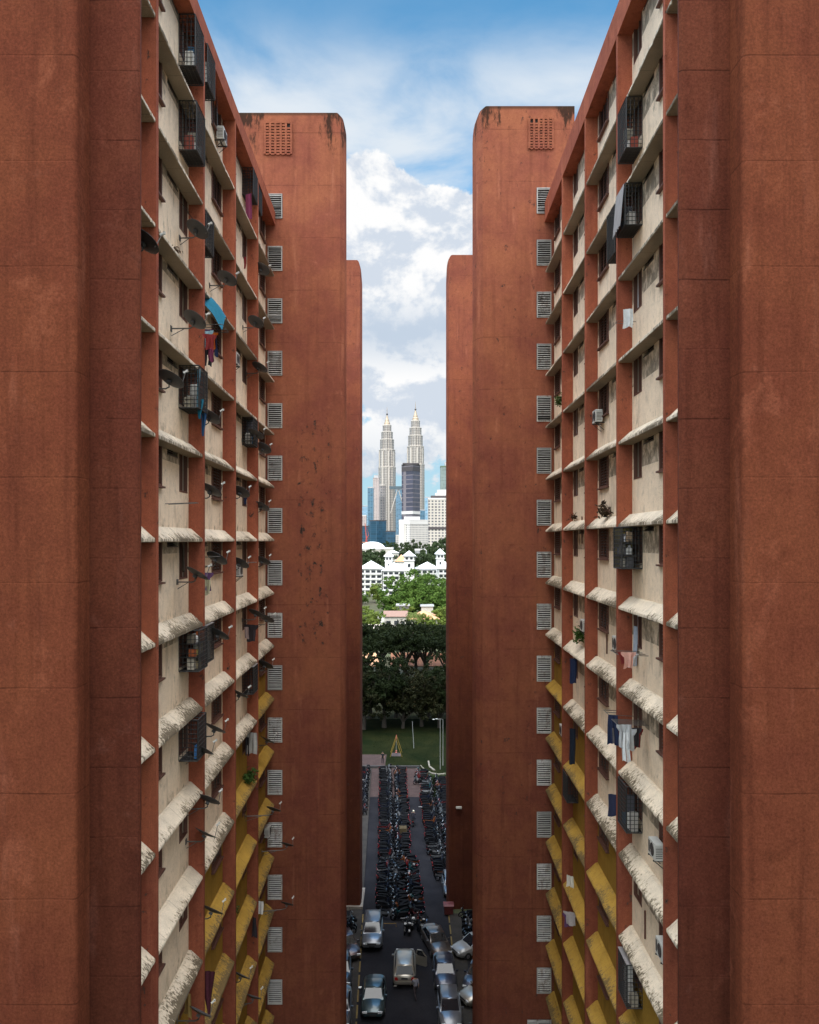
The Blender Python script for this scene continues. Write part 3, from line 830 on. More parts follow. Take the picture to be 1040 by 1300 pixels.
def boxes_in(B, s0, z0, dep, items, place):
    """storage standing in a cage; each piece a thing of its own"""
    for (ds, do, dz, sx, sy, sz, c, look) in items:
        key = 'stuff_%d' % (hash(c) & 0xffff)
        if c not in CL: CL[c] = cloth('stored_' + str(len(CL)), c)
        p = B.M @ Vector((s0+ds, B.out*do, z0+dz))
        rnd = random.Random(int(ds*100)+int(sz*1000))
        mb = MB()
        if 'bottle' in look or 'jar' in look:
            mb.lathe([(sx*.5, 0), (sx*.5, sz*.65), (sx*.2, sz*.82), (sx*.2, sz)], 10)
        else:
            mb.prism([(-sx/2,0),(sx/2,0),(sx/2*.94,sz*.9),(sx/2*.8,sz),(-sx/2*.8,sz),(-sx/2*.94,sz*.9)], -sy/2, sy/2, lambda a, b_, c_: (a, c_, b_))
        o = mb.build('bottle' if 'bottle' in look else 'storage_box', [CL[c]], None, p, (0, 0, B.root.rotation_euler.z + rnd.uniform(-.15, .15)), smooth=40)
        tag(o, f'{look} {place}', 'bottle' if 'bottle' in look else 'box')
CL = {}

def rowz(B, k): return B.ztip + 2.8*k
def big(B, bi):      # s-range of the tall casement in a bay
    return (B.f0+bi*B.bay+3.86, B.f0+bi*B.bay+4.95) if bi % 2 == 0 else (B.f0+(bi+1)*B.bay-4.95, B.f0+(bi+1)*B.bay-3.86)
def bigcage(B, bi, k, look, dep=.62, z0=-1.36, z1=-.06, **kw):
    a, b_ = big(B, bi); return cage(B, a, b_, rowz(B, k)+z0, rowz(B, k)+z1, dep, look, **kw), a
bigcage(BL, 0, 6, 'tall black window cage with pale curtain behind', .52, -1.75, -.12)
bigcage(BL, 0, 5, 'black window cage with pale bars underneath', .56, -1.62, -.06)
bigcage(BL, 1, 6, 'slim black window cage under the parapet', .55, -1.4, -.1)
bigcage(BL, 2, 6, 'black window cage with cloth below it', .5, -1.3, -.1)
bigcage(BL, 3, 6, 'small black lattice cage', .45, -1.2, -.1)
bigcage(BL, 0, 2, 'black window cage with a blue pole in it', .64, -1.40, -.05)
bigcage(BL, 1, 4, 'black window cage with open lattice floor', .5, -1.3, -.1)
bigcage(BL, 2, 2, 'dark window cage crowded with things', .5, -1.3, -.1)
bigcage(BL, 0, -1, 'window cage crammed with boxes and bottles', .64, -1.36, -.06)
bigcage(BL, 1, -1, 'dark window cage beside a dish', .5, -1.35, -.1, solid='roof')
bigcage(BL, 0, -2, 'black window cage with blue bottles inside', .6, -1.4, -.1)
bigcage(BL, 2, -2, 'dark empty window cage', .5, -1.3, -.1, solid='roof')
bigcage(BR, 0, 5, 'deep black window cage', .52, -1.75, -.1)
bigcage(BR, 0, 4, 'window cage half covered by corrugated sheet', .56, -1.45, -.1)
bigcage(BR, 1, 4, 'grey meshed window cage', .5, -1.75, -.1, solid='side', roofm='pipe')
bigcage(BR, 0, 0, 'goods-filled window cage with yellow end board', .66, -1.42, -.07)
bigcage(BR, 0, -3, 'black window cage with a striped bottom', .52, -1.6, -.1)
bigcage(BR, 0, -5, 'sagging dark window cage', .50, -1.7, -.3, solid='roof')
bigcage(BR, 2, -4, 'dark window cage over ochre wall', .5, -1.3, -.1)

pl = 'in the crammed cage of the left block'
rr = random.Random(8)
def shelf(B, bi, k, z0, dep, cols, place, n=9):
    a, b_ = big(B, bi); w = b_-a
    i = 0
    for lev in (0.04, .46, .88):
        x = .1
        while x < w-.12:
            c, nm = cols[i % len(cols)]; i += 1
            sx = rr.uniform(.16, .26); sz = rr.uniform(.18, .36)
            sd = ('near', 'mid', 'far')[min(int(x/w*3), 2)]
            lv = {0.04: 'bottom', .46: 'middle', .88: 'upper'}[lev]
            boxes_in(B, a, rowz(B, k)+z0, dep, [(x+sx/2, dep*.6+rr.uniform(-.05, .1), lev, sx, .22, sz, c, f'{nm}, {lv} shelf, {sd} side,')], place)
            x += sx+rr.uniform(.03, .12)
    bd = MB()
    for lev in (.43, .85): bd.box(a+.02, b_-.02, *sorted((B.out*.03, B.out*(dep-.03))), lev, lev+.02)
    o = bd.build('shelf_boards', [M['iron']], None, B.M @ Vector((0, 0, rowz(B, k)+z0)), (0, 0, B.root.rotation_euler.z))
    tag(o, 'dark shelf boards ' + place, 'shelf')
shelf(BL, 0, -1, -1.36, .64, [((.55,.50,.42),'cream box'),((.42,.33,.20),'tan box'),((.20,.17,.13),'brown box'),((.6,.6,.58),'white jar'),((.42,.12,.05),'rust red box'),((.5,.42,.16),'mustard box')], pl)
shelf(BR, 0, 0, -1.42, .66, [((.10,.10,.11),'black box'),((.5,.45,.38),'cream box'),((.30,.32,.40),'grey blue box'),((.28,.2,.13),'brown box'),((.6,.6,.6),'white jar')], 'in the goods cage of the right block')
a, b_ = big(BR, 0)
tag(MB().box(b_+.02, b_+.05, *sorted((BR.out*.02, BR.out*.66)), 0, 1.4).build('end_board', [plain('yellow_board', (.45,.34,.06), .6)], None, BR.M @ Vector((0,0,rowz(BR,0)-1.45)), (0,0,BR.root.rotation_euler.z)), 'yellow board closing the far end of the goods cage on the right block', 'board')
a, b_ = big(BL, 0)
for q in range(2):
    boxes_in(BL, a, rowz(BL, -2)-1.38, .6, [(.1+.14*q, .5, .03, .1, .1, .42, (.05,.16,.38), ('nearer' if q == 0 else 'farther') + ' blue bottle')], 'in the cage corner of the left block')
th = thing('pole', BL.M @ Vector((a+.12, BL.out*.58, rowz(BL, 2)-1.35)), 'pale blue pole standing in the cage of the left block', 'pole')
MB().tube([(0,0,0),(.03,0,1.2)], .05, 8).build('shaft', [plain('blue_pole', (.10,.24,.34), .5)], th, smooth=40)
# corrugated sheet hung over the cage
a, b_ = big(BR, 0)
mb = MB(); n = 40; w = 1.05; vs = []; fs = []
for i in range(n+1):
    x = w*i/n; y = .018*math.sin(i*math.pi*.5*1.0)
    zz = -.08*(x/w)**2 - .03*math.sin(i*.7)
    vs += [(x, .12+y, zz-1.32), (x, y, 0.0)]
for i in range(n): fs.append((2*i, 2*i+2, 2*i+3, 2*i+1))
mb.add(vs, fs)
p = BR.M @ Vector((a+.0, BR.out*.60, rowz(BR, 4)-.12))
tag(mb.build('corrugated_sheet', [M['tin']], None, p, (0, 0, BR.root.rotation_euler.z), recalc=False), 'grey corrugated sheet hung over the fifth window cage down, right block', 'sheet')

# bits and pieces kept in the other cages
_c = [((.55,.53,.50),'pale sack'),((.10,.10,.12),'black bag'),((.30,.27,.22),'grey brown box'),((.06,.14,.24),'blue bucket'),((.40,.38,.36),'grey bag'),((.30,.08,.06),'red tub'),((.62,.61,.58),'white bag')]
_r = random.Random(14)
for B, bi, k, z0, dep, nm in ((BL,0,6,-1.75,.52,'top left cage, nearest bay'),(BL,0,5,-1.62,.56,'second left cage, nearest bay'),(BL,1,6,-1.4,.55,'top left cage, second bay'),(BL,0,2,-1.40,.64,'blue-poled left cage'),(BL,2,2,-1.3,.5,'crowded left cage, third bay'),(BL,1,-1,-1.35,.5,'covered left cage, second bay'),(BR,0,5,-1.75,.52,'deep right cage'),(BR,0,4,-1.45,.56,'half covered right cage'),(BR,0,-3,-1.6,.52,'striped right cage'),(BR,0,-5,-1.7,.50,'sagging right cage')):
    a, b_ = big(B, bi)
    for q in range(4):
        c, look = _c[(q*2+bi+k+_r.randrange(2)*7) % len(_c)]
        boxes_in(B, a, rowz(B, k)+z0, dep, [(.15+.24*q, dep*_r.uniform(.45,.7), .03 if q != 2 else .5, _r.uniform(.2,.28), .24, _r.uniform(.3,.62), c, ('lower', 'leaning', 'hanging', 'far')[q] + ' ' + look)], 'in the ' + nm)

# --- air conditioners
def ac_meshes(out):
    c = MB().prism([(-.40,0),(.40,0),(.40,.50),(.37,.54),(-.37,.54),(-.40,.50)], .0, .29, lambda p, q, a: (p, out*(a+.10), q)).mesh('ac_case', [M['acw']])
    g = MB()
    for r_ in (.06, .11, .16, .21):
        g.tube([(-.08+r_*math.cos(t_*math.pi/10), out*.398, .27+r_*math.sin(t_*math.pi/10)) for t_ in range(21)], .008, 4, cap=False)
    for t_ in range(4): a = t_*math.pi/4; g.tube([(-.08-.21*math.cos(a), out*.398, .27-.21*math.sin(a)), (-.08+.21*math.cos(a), out*.398, .27+.21*math.sin(a))], .007, 4)
    g.box(.2, .36, *sorted((out*.391, out*.396)), .08, .46)
    for sx in (-1, 1):
        for k in range(6): g.box(sx*.401-.004, sx*.401+.004, *sorted((out*.14, out*.36)), .08+k*.06, .10+k*.06)
    f = MB().lathe([(.205, 0), (.205, .003)], 20).mesh('fan', [M['black']])
    f.transform(Matrix.Translation((-.08, out*.3925, .27)) @ Matrix.Rotation(R(90), 4, 'X'))
    b_ = MB()
    for x in (-.3, .3): b_.box(x-.02, x+.02, *sorted((0, out*.42)), -.05, -.005); b_.tube([(x, out*.01, -.35), (x, out*.38, -.04)], .014, 4)
    b_.box(-.32, .32, *sorted((out*.2, out*.24)), -.048, -.007)
    return c, g.mesh('ac_grille', [M['slat']]), f, b_.mesh('ac_bracket', [M['iron']])
AC = {-1: ac_meshes(-1), 1: ac_meshes(1)}
for B, u, v, o_, look in ((BL,284.4,172,.3,'pale air conditioner hung by the fin'), (BL,300.8,455,.3,'small pale air conditioner'), (BL,305,723,.3,'white air conditioner under a dish'), (BL,342,1054,.3,'cream air conditioner on ochre wall'),
        (BR,756,528,.3,'grey air conditioner by the fin'), (BR,739.8,793,.3,'white air conditioner'), (BR,782,816,.3,'cream air conditioner on cream wall'), (BR,713,926,.3,'small white air conditioner on ochre wall'), (BR,829.5,1076,.3,'grey air conditioner beside a louvred window'), (BR,839,1204,.3,'grey air conditioner under a louvred window')):
    s_, z, D = wallpt(B, u, v, o_)
    th = put(B, 'air_conditioner', s_, 0, z-.27, look, 'air conditioner', None)
    for nm, me in zip(('casing', 'grille', 'fan', 'bracket'), AC[B.out]): link(nm, me, th)
    th.scale = (.84, .9, .9)

# --- washing, cloths, poles
def cloth_mesh(w, h, seed, mat, kind='towel', fold=.03):
    rng = random.Random(seed); n = 14; m = 16; ph = rng.uniform(0, 6); vs = []; fs = []
    for j in range(m+1):
        q = j/m
        for i in range(n+1):
            p = i/n - .5
            ww = w
            if kind == 'shirt': ww = w*(1.55 if q < .16 else (1.45 - 3*(q-.16) if q < .3 else .92)); ww = max(ww, w*.92)
            if kind == 'trousers': ww = w*(.75+.25*q)
            if kind == 'flag': ww = w*(1-.75*q)
            y = fold*(.3+q)*math.sin(p*9+ph+q*1.5) + fold*.6*math.sin(p*17+ph*2)
            x = p*ww + .02*math.sin(q*5+ph)*q
            if kind == 'trousers' and abs(p) < .06 and q > .35: x += .0
            vs.append((x, y, -q*h + .03*q*math.sin(p*6+ph)))
    for j in range(m):
        for i in range(n):
            if kind == 'trousers' and j > m*.38 and i in (6, 7): continue
            fs.append((j*(n+1)+i, j*(n+1)+i+1, (j+1)*(n+1)+i+1, (j+1)*(n+1)+i))
    me = MB().add(vs, fs).mesh(kind, [mat], recalc=False, smooth=60)
    return me
def hang(B, u, v, o_, w, h, c, kind, look, yaw=0, name=None):
    """v is the top edge of the hung cloth"""
    if c not in CL: CL[c] = cloth('cloth_%d' % len(CL), c)
    s_, z, D = wallpt(B, u, v, o_)
    me = cloth_mesh(w, h, int(u*7+v), CL[c], kind)
    lb = look + ', ' + where(B, s_, z)
    p = B.M @ Vector((s_, B.out*o_, z))
    o = link(name or {'flag':'hanging_cloth','towel':'hanging_cloth'}.get(kind, kind), me, None, p, (0, 0, B.root.rotation_euler.z + R(yaw)))
    tag(o, lb, {'towel': 'cloth', 'flag': 'cloth'}.get(kind, kind))
    return o
def rack(B, u, v, look, n=3, L_=.95, wide=.75):
    """washing rack of poles cantilevered from the wall"""
    s_, z, D = wallpt(B, u, v, .5)
    th = put(B, 'laundry_rack', s_, 0, z, look, 'laundry rack')
    mb = MB()
    for i in range(n): x = -wide/2+wide*i/max(n-1, 1); mb.tube([(x, 0, 0), (x, B.out*L_, .04)], .012, 5)
    mb.tube([(-wide/2, B.out*L_, .04), (wide/2, B.out*L_, .04)], .012, 5)
    mb.build('poles', [M['pipe']], th)
BLU, RED, ORA, WHI, PUR, NAV, TEA, GRY, PNK, DRK = (.03,.08,.18), (.20,.03,.03), (.55,.14,.02), (.40,.41,.43), (.12,.06,.14), (.02,.028,.065), (.025,.15,.23), (.28,.28,.30), (.20,.045,.10), (.035,.03,.035)
rack(BL, 268, 418, 'washing rack full of coloured clothes', 4, 1.0, 1.0)
# teal sheet spread over the rack like an awning
s_, z, D = wallpt(BL, 267, 397, .45)
n = 16; vs = []; fs = []
for j in range(n+1):
    for i in range(n+1):
        p = i/n; q = j/n
        vs.append((-.50+1.0*p + .03*math.sin(q*7), BL.out*(.95*q), .55 - .50*q*q - .62*(1-p)**1.6*(.35+.65*q) + .22*math.sin(q*math.pi)*math.sin(p*math.pi) + .03*math.sin(p*11+q*5) - (.16*(q-.7)/.3*(1+math.sin(p*8))*.7 if q > .7 else 0)))
for j in range(n):
    for i in range(n): fs.append((j*(n+1)+i, j*(n+1)+i+1, (j+1)*(n+1)+i+1, (j+1)*(n+1)+i))
CL[TEA] = cloth('teal_tarpaulin', TEA)
tag(MB().add(vs, fs).build('tarpaulin', [CL[TEA]], None, BL.M @ Vector((s_, 0, z)), (0, 0, BL.root.rotation_euler.z), smooth=60, recalc=False), 'teal tarpaulin sheltering a washing rack, ' + where(BL, s_, z), 'tarpaulin')
for u, v, o_, w, h, c, kind, look in ((261,418,.35,.34,.75,PUR,'shirt','purple shirt nearest on the rack'), (263.5,420,.6,.32,.55,(.30,.50,.60),'shirt','pale blue shirt under the tarpaulin'), (268.5,422,.55,.3,.55,ORA,'shirt','orange shirt under the tarpaulin'),
        (263.5,440,.55,.3,.65,DRK,'trousers','black trousers under the tarpaulin'), (268,440,.7,.18,.5,PNK,'towel','magenta cloth under the tarpaulin'), (271,430,.6,.3,.6,NAV,'trousers','navy trousers under the tarpaulin'), (266,424,.8,.3,.5,RED,'shirt','red shirt under the tarpaulin')):
    hang(BL, u, v, o_, w, h, c, kind, look, 90 + (hash(look) % 1 if False else len(look) % 5*12-24))
hang(BL, 315.5, 246, .45, .35, 1.1, PNK, 'towel', 'magenta cloth hanging below a cage', 60)
hang(BL, 254, 507, .6, .26, .6, TEA, 'flag', 'light blue cloth dangling from a cage', 70)
hang(BL, 258.5, 520, .55, .2, .85, BLU, 'flag', 'narrow blue rag beside the fin', 70)
hang(BL, 311, 326, .3, .2, .5, RED, 'flag', 'small red rag by a window', 50)
hang(BL, 233, 686, .10, .46, 1.0, (.07,.055,.045), 'flag', 'dark brown curtain blown outwards', 10, 'curtain')
hang(BL, 312, 622, .5, .25, .6, NAV, 'flag', 'navy rag hung on a dish arm', 60)
hang(BL, 261.5, 727, .5, .34, .6, PUR, 'shirt', 'mauve shirt on a short pole', 80)
hang(BL, 263, 736, .55, .2, .5, (.35,.33,.22), 'towel', 'khaki cloth on a short pole', 80)
hang(BL, 319, 793, .45, .5, .75, DRK, 'shirt', 'black shirt hung outside a window', 60)
hang(BL, 313, 796, .4, .22, .5, (.25,.18,.17), 'towel', 'brown cloth hung outside a window', 60)
hang(BL, 320, 930, .45, .55, .95, (.40,.38,.36), 'towel', 'grey patterned cloth over ochre wall', 65)
hang(BL, 314, 936, .3, .3, .8, DRK, 'trousers', 'black trousers over ochre wall', 60)
hang(BL, 264.5, 1233, .5, .5, 1.45, (.07,.02,.03), 'flag', 'maroon cloth hung like a parasol', 80)
hang(BL, 329, 1144, .5, .42, .62, (.55,.53,.50), 'towel', 'whitish patterned rag', 75)
hang(BL, 323, 1165, .4, .3, .9, DRK, 'trousers', 'black trousers below a whitish rag', 60)
hang(BL, 239, 1260, .3, .45, .75, (.38,.26,.10), 'towel', 'tan bundle of netting hung on the wall', 40)
for u, v, look in ((233,640,'thin washing pole sticking out by a shutter'), (263,708,'thin washing pole near the second fin'), (313,715,'washing pole between two dishes')): rack(BL, u, v, look, 2, .9, .35)
rack(BR, 798, 830, 'washing rack with soft toys below a cage window', 4, .95, 1.0)
hang(BR, 798, 828, .7, .3, .5, (.55,.30,.25), 'shirt', 'salmon shirt on the small rack', 80)
hang(BR, 802, 830, .5, .3, .42, WHI, 'shirt', 'white shirt on the small rack', 80)
hang(BR, 793, 828, .8, .25, .4, RED, 'shirt', 'red shirt on the small rack', 80)
hang(BR, 807, 795, .08, .28, 1.3, (.30,.33,.40), 'towel', 'grey blue curtain in the open casement', 5, 'curtain')
rack(BR, 800, 918, 'washing rack loaded with white shirts', 5, 1.0, .7)
for u, v, o_, c, kind, look, w, h in ((792.5,920,.95,WHI,'shirt','white shirt at the outer rack end',.30,.72), (796.5,923,.85,WHI,'towel','white towel second on the rack',.26,.7), (800,926,.7,(.55,.58,.62),'shirt','pale grey shirt third on the rack',.28,.66), (806,924,.45,DRK,'shirt','black shirt near the inner rack end',.28,.6), (809,926,.35,RED,'shirt','maroon shirt at the inner rack end',.28,.6), (795,930,.9,(.62,.63,.65),'trousers','white trousers lowest on the rack',.26,.9)):
    hang(BR, u, v, o_, w, h, c, kind, look, 75 + (len(look) % 5)*6)
rack(BR, 781, 906, 'washing rack with blue and orange clothes', 3, .8, .8)
for u, v, o_, c, kind, look, h in ((778.5,908,.7,NAV,'trousers','dark blue trousers on a pole',1.0), (782,908,.5,GRY,'trousers','grey trousers on a pole',.95), (785,911,.35,ORA,'shirt','orange shirt on a pole',.6)):
    hang(BR, u, v, o_, .42, h, c, kind, look, 80)
hang(BR, 797.5, 392, .55, .3, .6, (.58,.6,.62), 'towel', 'whitish cloth on a wall pole', 70)
rack(BR, 787, 410, 'thin washing pole standing off the cream wall', 2, .6, .3)
hang(BR, 728, 836, .45, .3, 1.1, NAV, 'towel', 'navy cloth hung from a far window', 60)
hang(BR, 727, 925, .4, .26, 1.6, (.02,.025,.04), 'towel', 'long black cloth over ochre wall', 60)
hang(BR, 783, 1009, .45, .55, .75, (.03,.035,.07), 'towel', 'dark blue cloth beside the fin', 70)
hang(BR, 725, 1158, .5, .45, .6, (.40,.36,.36), 'shirt', 'grey shirt over ochre wall', 70)
hang(BR, 721, 1160, .6, .3, .6, PUR, 'shirt', 'purple shirt over ochre wall', 70)
hang(BR, 724, 1112, .5, .35, .5, (.58,.55,.5), 'towel', 'whitish sack hung on ochre wall', 50)

# --- plants rooted on ledges and at windows
GL = leaves('plant_green', (.03,.07,.015), (.07,.12,.03))
DLv = leaves('dry_plant', (.035,.022,.014), (.07,.05,.03))
def wallplant(B, u, v, o_, rad, look, mat, n, up=.6, seed=0, root=None):
    s_, z, D = wallpt(B, u, v, o_)
    th = put(B, 'wall_plant', s_, 0, z-rad*.4, look, 'plant')
    rng = random.Random(seed); mb = MB(); st = MB()
    for k in range(10):
        d_ = Vector((rng.uniform(-1,1), B.out*rng.uniform(.2,1.2), rng.uniform(-.2,1.2)*up+.1)).normalized()*rad*rng.uniform(.7,1.1)
        st.tube([(0, B.out*.03, 0), d_*.55+Vector((0,0,.1*rad)), d_], [.014,.01,.004], 4)
        for j in range(n//10):
            q = d_*rng.uniform(.35,1.05) + Vector((rng.gauss(0,.11),rng.gauss(0,.11),rng.gauss(0,.11)))*rad*1.4
            a = Vector((rng.gauss(0,1),rng.gauss(0,1),rng.gauss(0,.6))).normalized(); e = a.cross(Vector((rng.gauss(0,1),rng.gauss(0,1),1))).normalized()
            l_ = rad*rng.uniform(.12,.24)
            mb.add([q-a*l_, q+e*l_*.35, q+a*l_, q-e*l_*.35], [(0,1,2,3)])
    st.build('stems', [M['trim']], th); mb.build('leaves', [mat], th, recalc=False)
wallplant(BL, 319, 985, .35, .62, 'dark green bush over the ledge', GL, 260, .7, 1)
wallplant(BR, 710.5, 506, .35, .55, 'green fern tuft', GL, 220, .3, 2)
wallplant(BR, 773, 645, .12, .55, 'withered brown plant on the wall', DLv, 160, .5, 3)
wallplant(BR, 731, 805, .35, .55, 'dark shrub growing on the ledge', GL, 220, .9, 4)
wallplant(BR, 730, 655, .1, .35, 'small dry weed on the ledge', DLv, 100, .6, 5)
wallplant(BL, 223, 316, .12, .28, 'small weed tuft rooted on the ledge', DLv, 80, .8, 6)
wallplant(BL, 304, 1153, .2, .3, 'weed on the ochre ledge', GL, 80, .8, 7)

# --- cables on the walls
def cable(B, pts, look):
    ps = []
    for u, v, o_ in pts:
        s_, z, D = wallpt(B, u, v, o_); ps.append(B.M @ Vector((s_, B.out*o_, z)))
    base = ps[0]; mid = []
    for a, b_ in zip(ps[:-1], ps[1:]):
        for k in range(6): q = k/6; mid.append(a.lerp(b_, q) - base + Vector((0,0,-.06*math.sin(math.pi*q))))
    mid.append(ps[-1]-base)
    tag(MB().tube(mid, .012, 4).build('cable', [M['iron']], None, base), look, 'cable')
cable(BL, [(268,120,.03),(268.5,150,.2),(275,185,.25)], 'black cable looping down beside the air conditioner, left block')
cable(BL, [(275,100,.1),(276,160,.25)], 'thin black cable hanging straight under the left parapet')
cable(BL, [(229,255,.1),(256,290,.55)], 'thin cable running to a dish on the left block, fourth floor down')
for u, v, hgt, look in ((770.5,830,1.1,'short rusty pipe standing on the cream wall, right block'), (819,1192,.9,'thin dark pipe on the lower cream wall, right block'), (739,690,1.2,'stained drain pipe on the far cream wall, right block'), (811,822,1.0,'short drain pipe beside the small rack, right block')):
    s_, z, D = wallpt(BR, u, v, .04)
    tag(MB().tube([(0,0,0),(0,0,hgt)], .03, 6).build('wall_pipe', [M['trim']], None, BR.M @ Vector((s_, BR.out*.04, z))), look, 'pipe')
# ------------------------------------------------------------------ ground
def gpt(u, v): D = CAM_Z*1000/(v-686); return ((u-520)/1000*D, D)
def ground_mat(name, ca, cb, sc_=.4, bumps=.3, cracks=0, rough=.9):
    m, t, b = newmat(name)
    co = t.n('TexCoord').outputs['Object']
    f = t.sstep(t.noise(co, sc_, 8, .65), .3, .7); g = t.noise(co, sc_*22, 5, .7)
    c = t.mix(f, ca, cb); c = t.mix(1.0, c, grey(t, t.math('MULTIPLY_ADD', g, .9, .55)), 'MULTIPLY')
    st = t.sstep(t.noise(t.scale(co, (1,1,1), (4,4,4)), sc_*1.9, 9, .7), .62, .72)
    c = t.mix(t.math('MULTIPLY', st, .5), c, tuple(k*.45 for k in ca))
    t.set(b.inputs['Base Color'], c); b.inputs['Roughness'].default_value = rough; b.inputs['Specular IOR Level'].default_value = .04
    t.set(b.inputs['Normal'], t.bump(g, bumps, .03)); return m
def sheet(name, pts, z, mat, kind='structure'):
    o = link(name, MB().add([(x, y, z) for x, y in pts], [tuple(range(len(pts)))]).mesh(name, [mat], recalc=False))
    return tag(o, kind=kind)
def slab(name, pts, z0, z1, mat):
    return tag(MB().prism(pts, z0, z1, lambda p, q, a: (p, q, a)).build(name, [mat]), kind='structure')
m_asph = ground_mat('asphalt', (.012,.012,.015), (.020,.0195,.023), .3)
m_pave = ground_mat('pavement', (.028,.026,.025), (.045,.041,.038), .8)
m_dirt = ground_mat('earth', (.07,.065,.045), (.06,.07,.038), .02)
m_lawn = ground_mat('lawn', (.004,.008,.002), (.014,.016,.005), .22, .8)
# brick paving: rows of small pavers
m_brick, t, b = newmat('brick_paving'); co = t.n('TexCoord').outputs['Object']
br = t.n('TexBrick'); t.set(br.inputs['Vector'], co); br.inputs['Scale'].default_value = 1.0
br.inputs['Color1'].default_value = (.07,.046,.044,1); br.inputs['Color2'].default_value = (.055,.038,.036,1); br.inputs['Mortar'].default_value = (.035,.03,.03,1)
br.inputs['Brick Width'].default_value = .5; br.inputs['Row Height'].default_value = .25; br.inputs['Mortar Size'].default_value = .02
t.set(b.inputs['Base Color'], t.mix(1.0, br.outputs[0], grey(t, t.math('MULTIPLY_ADD', t.noise(co, .6, 7, .7), .9, .5)), 'MULTIPLY')); b.inputs['Roughness'].default_value = .9; b.inputs['Specular IOR Level'].default_value = .04

S = 14000
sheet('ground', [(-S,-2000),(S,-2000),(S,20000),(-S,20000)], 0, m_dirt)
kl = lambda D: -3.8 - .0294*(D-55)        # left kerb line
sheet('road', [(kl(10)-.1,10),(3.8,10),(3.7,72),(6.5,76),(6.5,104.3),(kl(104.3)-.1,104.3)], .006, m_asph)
sheet('brick_paving', [(kl(104.3)-.1,104.31),(2.05,104.31),(2.05,117.4),(kl(117.4)-2.8,117.4),(kl(117.4)-2.8,104.31)], .006, m_brick)
slab('pavement', [(kl(10)-1.05,10),(kl(10),10),(kl(117),117),(kl(117)-1.0,117)], .001, .13, m_pave)
slab('pavement', [(3.75,10),(4.75,10),(4.62,71.5),(3.62,71.5)], .001, .13, m_pave)
sheet('parking_strip', [(kl(10)-9,10),(kl(10)-1.06,10),(kl(117)-1.01,117),(kl(117)-9,117)], .004, m_asph)
sheet('parking_strip', [(4.76,10),(12,10),(12,71),(4.63,71)], .004, m_asph)
m_line = plain('kerb_paint_yellow', (.13,.085,.02), .8, var=.6, scale=2)
for sg_, x in ((-1, lambda D: kl(D)+.005), (1, lambda D: 3.75-.0021*(D-10)-.125)):
    mb = MB()
    for D in range(50, 72, 2): mb.prism([(x(D), D),(x(D)+.12, D),(x(D+1.6)+.12, D+1.6),(x(D+1.6), D+1.6)], .012, .016, lambda p, q, a: (p, q, a))
    tag(mb.build('road_marking', [m_line]), kind='structure')
# low kerb wall at the end of the court and the garden behind
slab('kerb', [(-8.0,117.45),(1.55,117.45),(1.55,117.75),(-8.0,117.75)], 0, .34, ground_mat('kerb_dark', (.05,.048,.05), (.07,.066,.066), 1))
sheet('brick_paving', [(-9,117.8),(gpt(489,972)[0],117.8),(gpt(491,958)[0],125),(-9.5,125)], .010, m_brick)
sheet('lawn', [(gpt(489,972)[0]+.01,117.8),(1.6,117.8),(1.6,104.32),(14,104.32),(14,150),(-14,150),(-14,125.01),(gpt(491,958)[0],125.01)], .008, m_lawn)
m_wk = ground_mat('white_kerb', (.17,.155,.13), (.23,.21,.18), 2)
mb = MB(); pts = [gpt(534,973), gpt(540,979), gpt(548,983), gpt(557,984.5), gpt(567,983.5), gpt(580, 982)]
for (a, b_) in zip(pts[:-1], pts[1:]): mb.prism([(a[0],a[1]),(b_[0],b_[1]),(b_[0],b_[1]+.35),(a[0],a[1]+.35)], 0, .16, lambda p, q, z: (p, q, z))
tag(mb.build('garden_kerb', [m_wk], loc=(0,0,.001)), kind='structure')
mb = MB(); pts = [gpt(543,967), gpt(544.5,974), gpt(551,979)]
for (a, b_) in zip(pts[:-1], pts[1:]): mb.prism([(a[0],a[1]),(b_[0],b_[1]),(b_[0]+.2,b_[1]+.2),(a[0]+.25,a[1]+.1)], 0, .14, lambda p, q, z: (p, q, z))
tag(mb.build('garden_kerb', [m_wk], loc=(0,0,.001)), kind='structure')
# grass blades on the lawn (uncountable)
rng = random.Random(4); mb = MB()
for i in range(5200):
    x = rng.uniform(-6, 7.5); y = rng.uniform(118, 148)
    if y < 125 and x < -3.3: continue
    h = rng.uniform(.04, .11); a = rng.uniform(0, 6.28); w_ = rng.uniform(.02, .05)
    mb.add([(x-w_*math.cos(a), y-w_*math.sin(a), .01), (x+w_*math.cos(a), y+w_*math.sin(a), .01), (x+rng.uniform(-.06,.06), y+rng.uniform(-.06,.06), h)], [(0,1,2)])
tag(mb.build('grass', [leaves('grass_blades', (.007,.012,.003), (.012,.016,.005))], recalc=False), 'short green grass on the lawn beyond the car park', 'grass', kind='stuff')

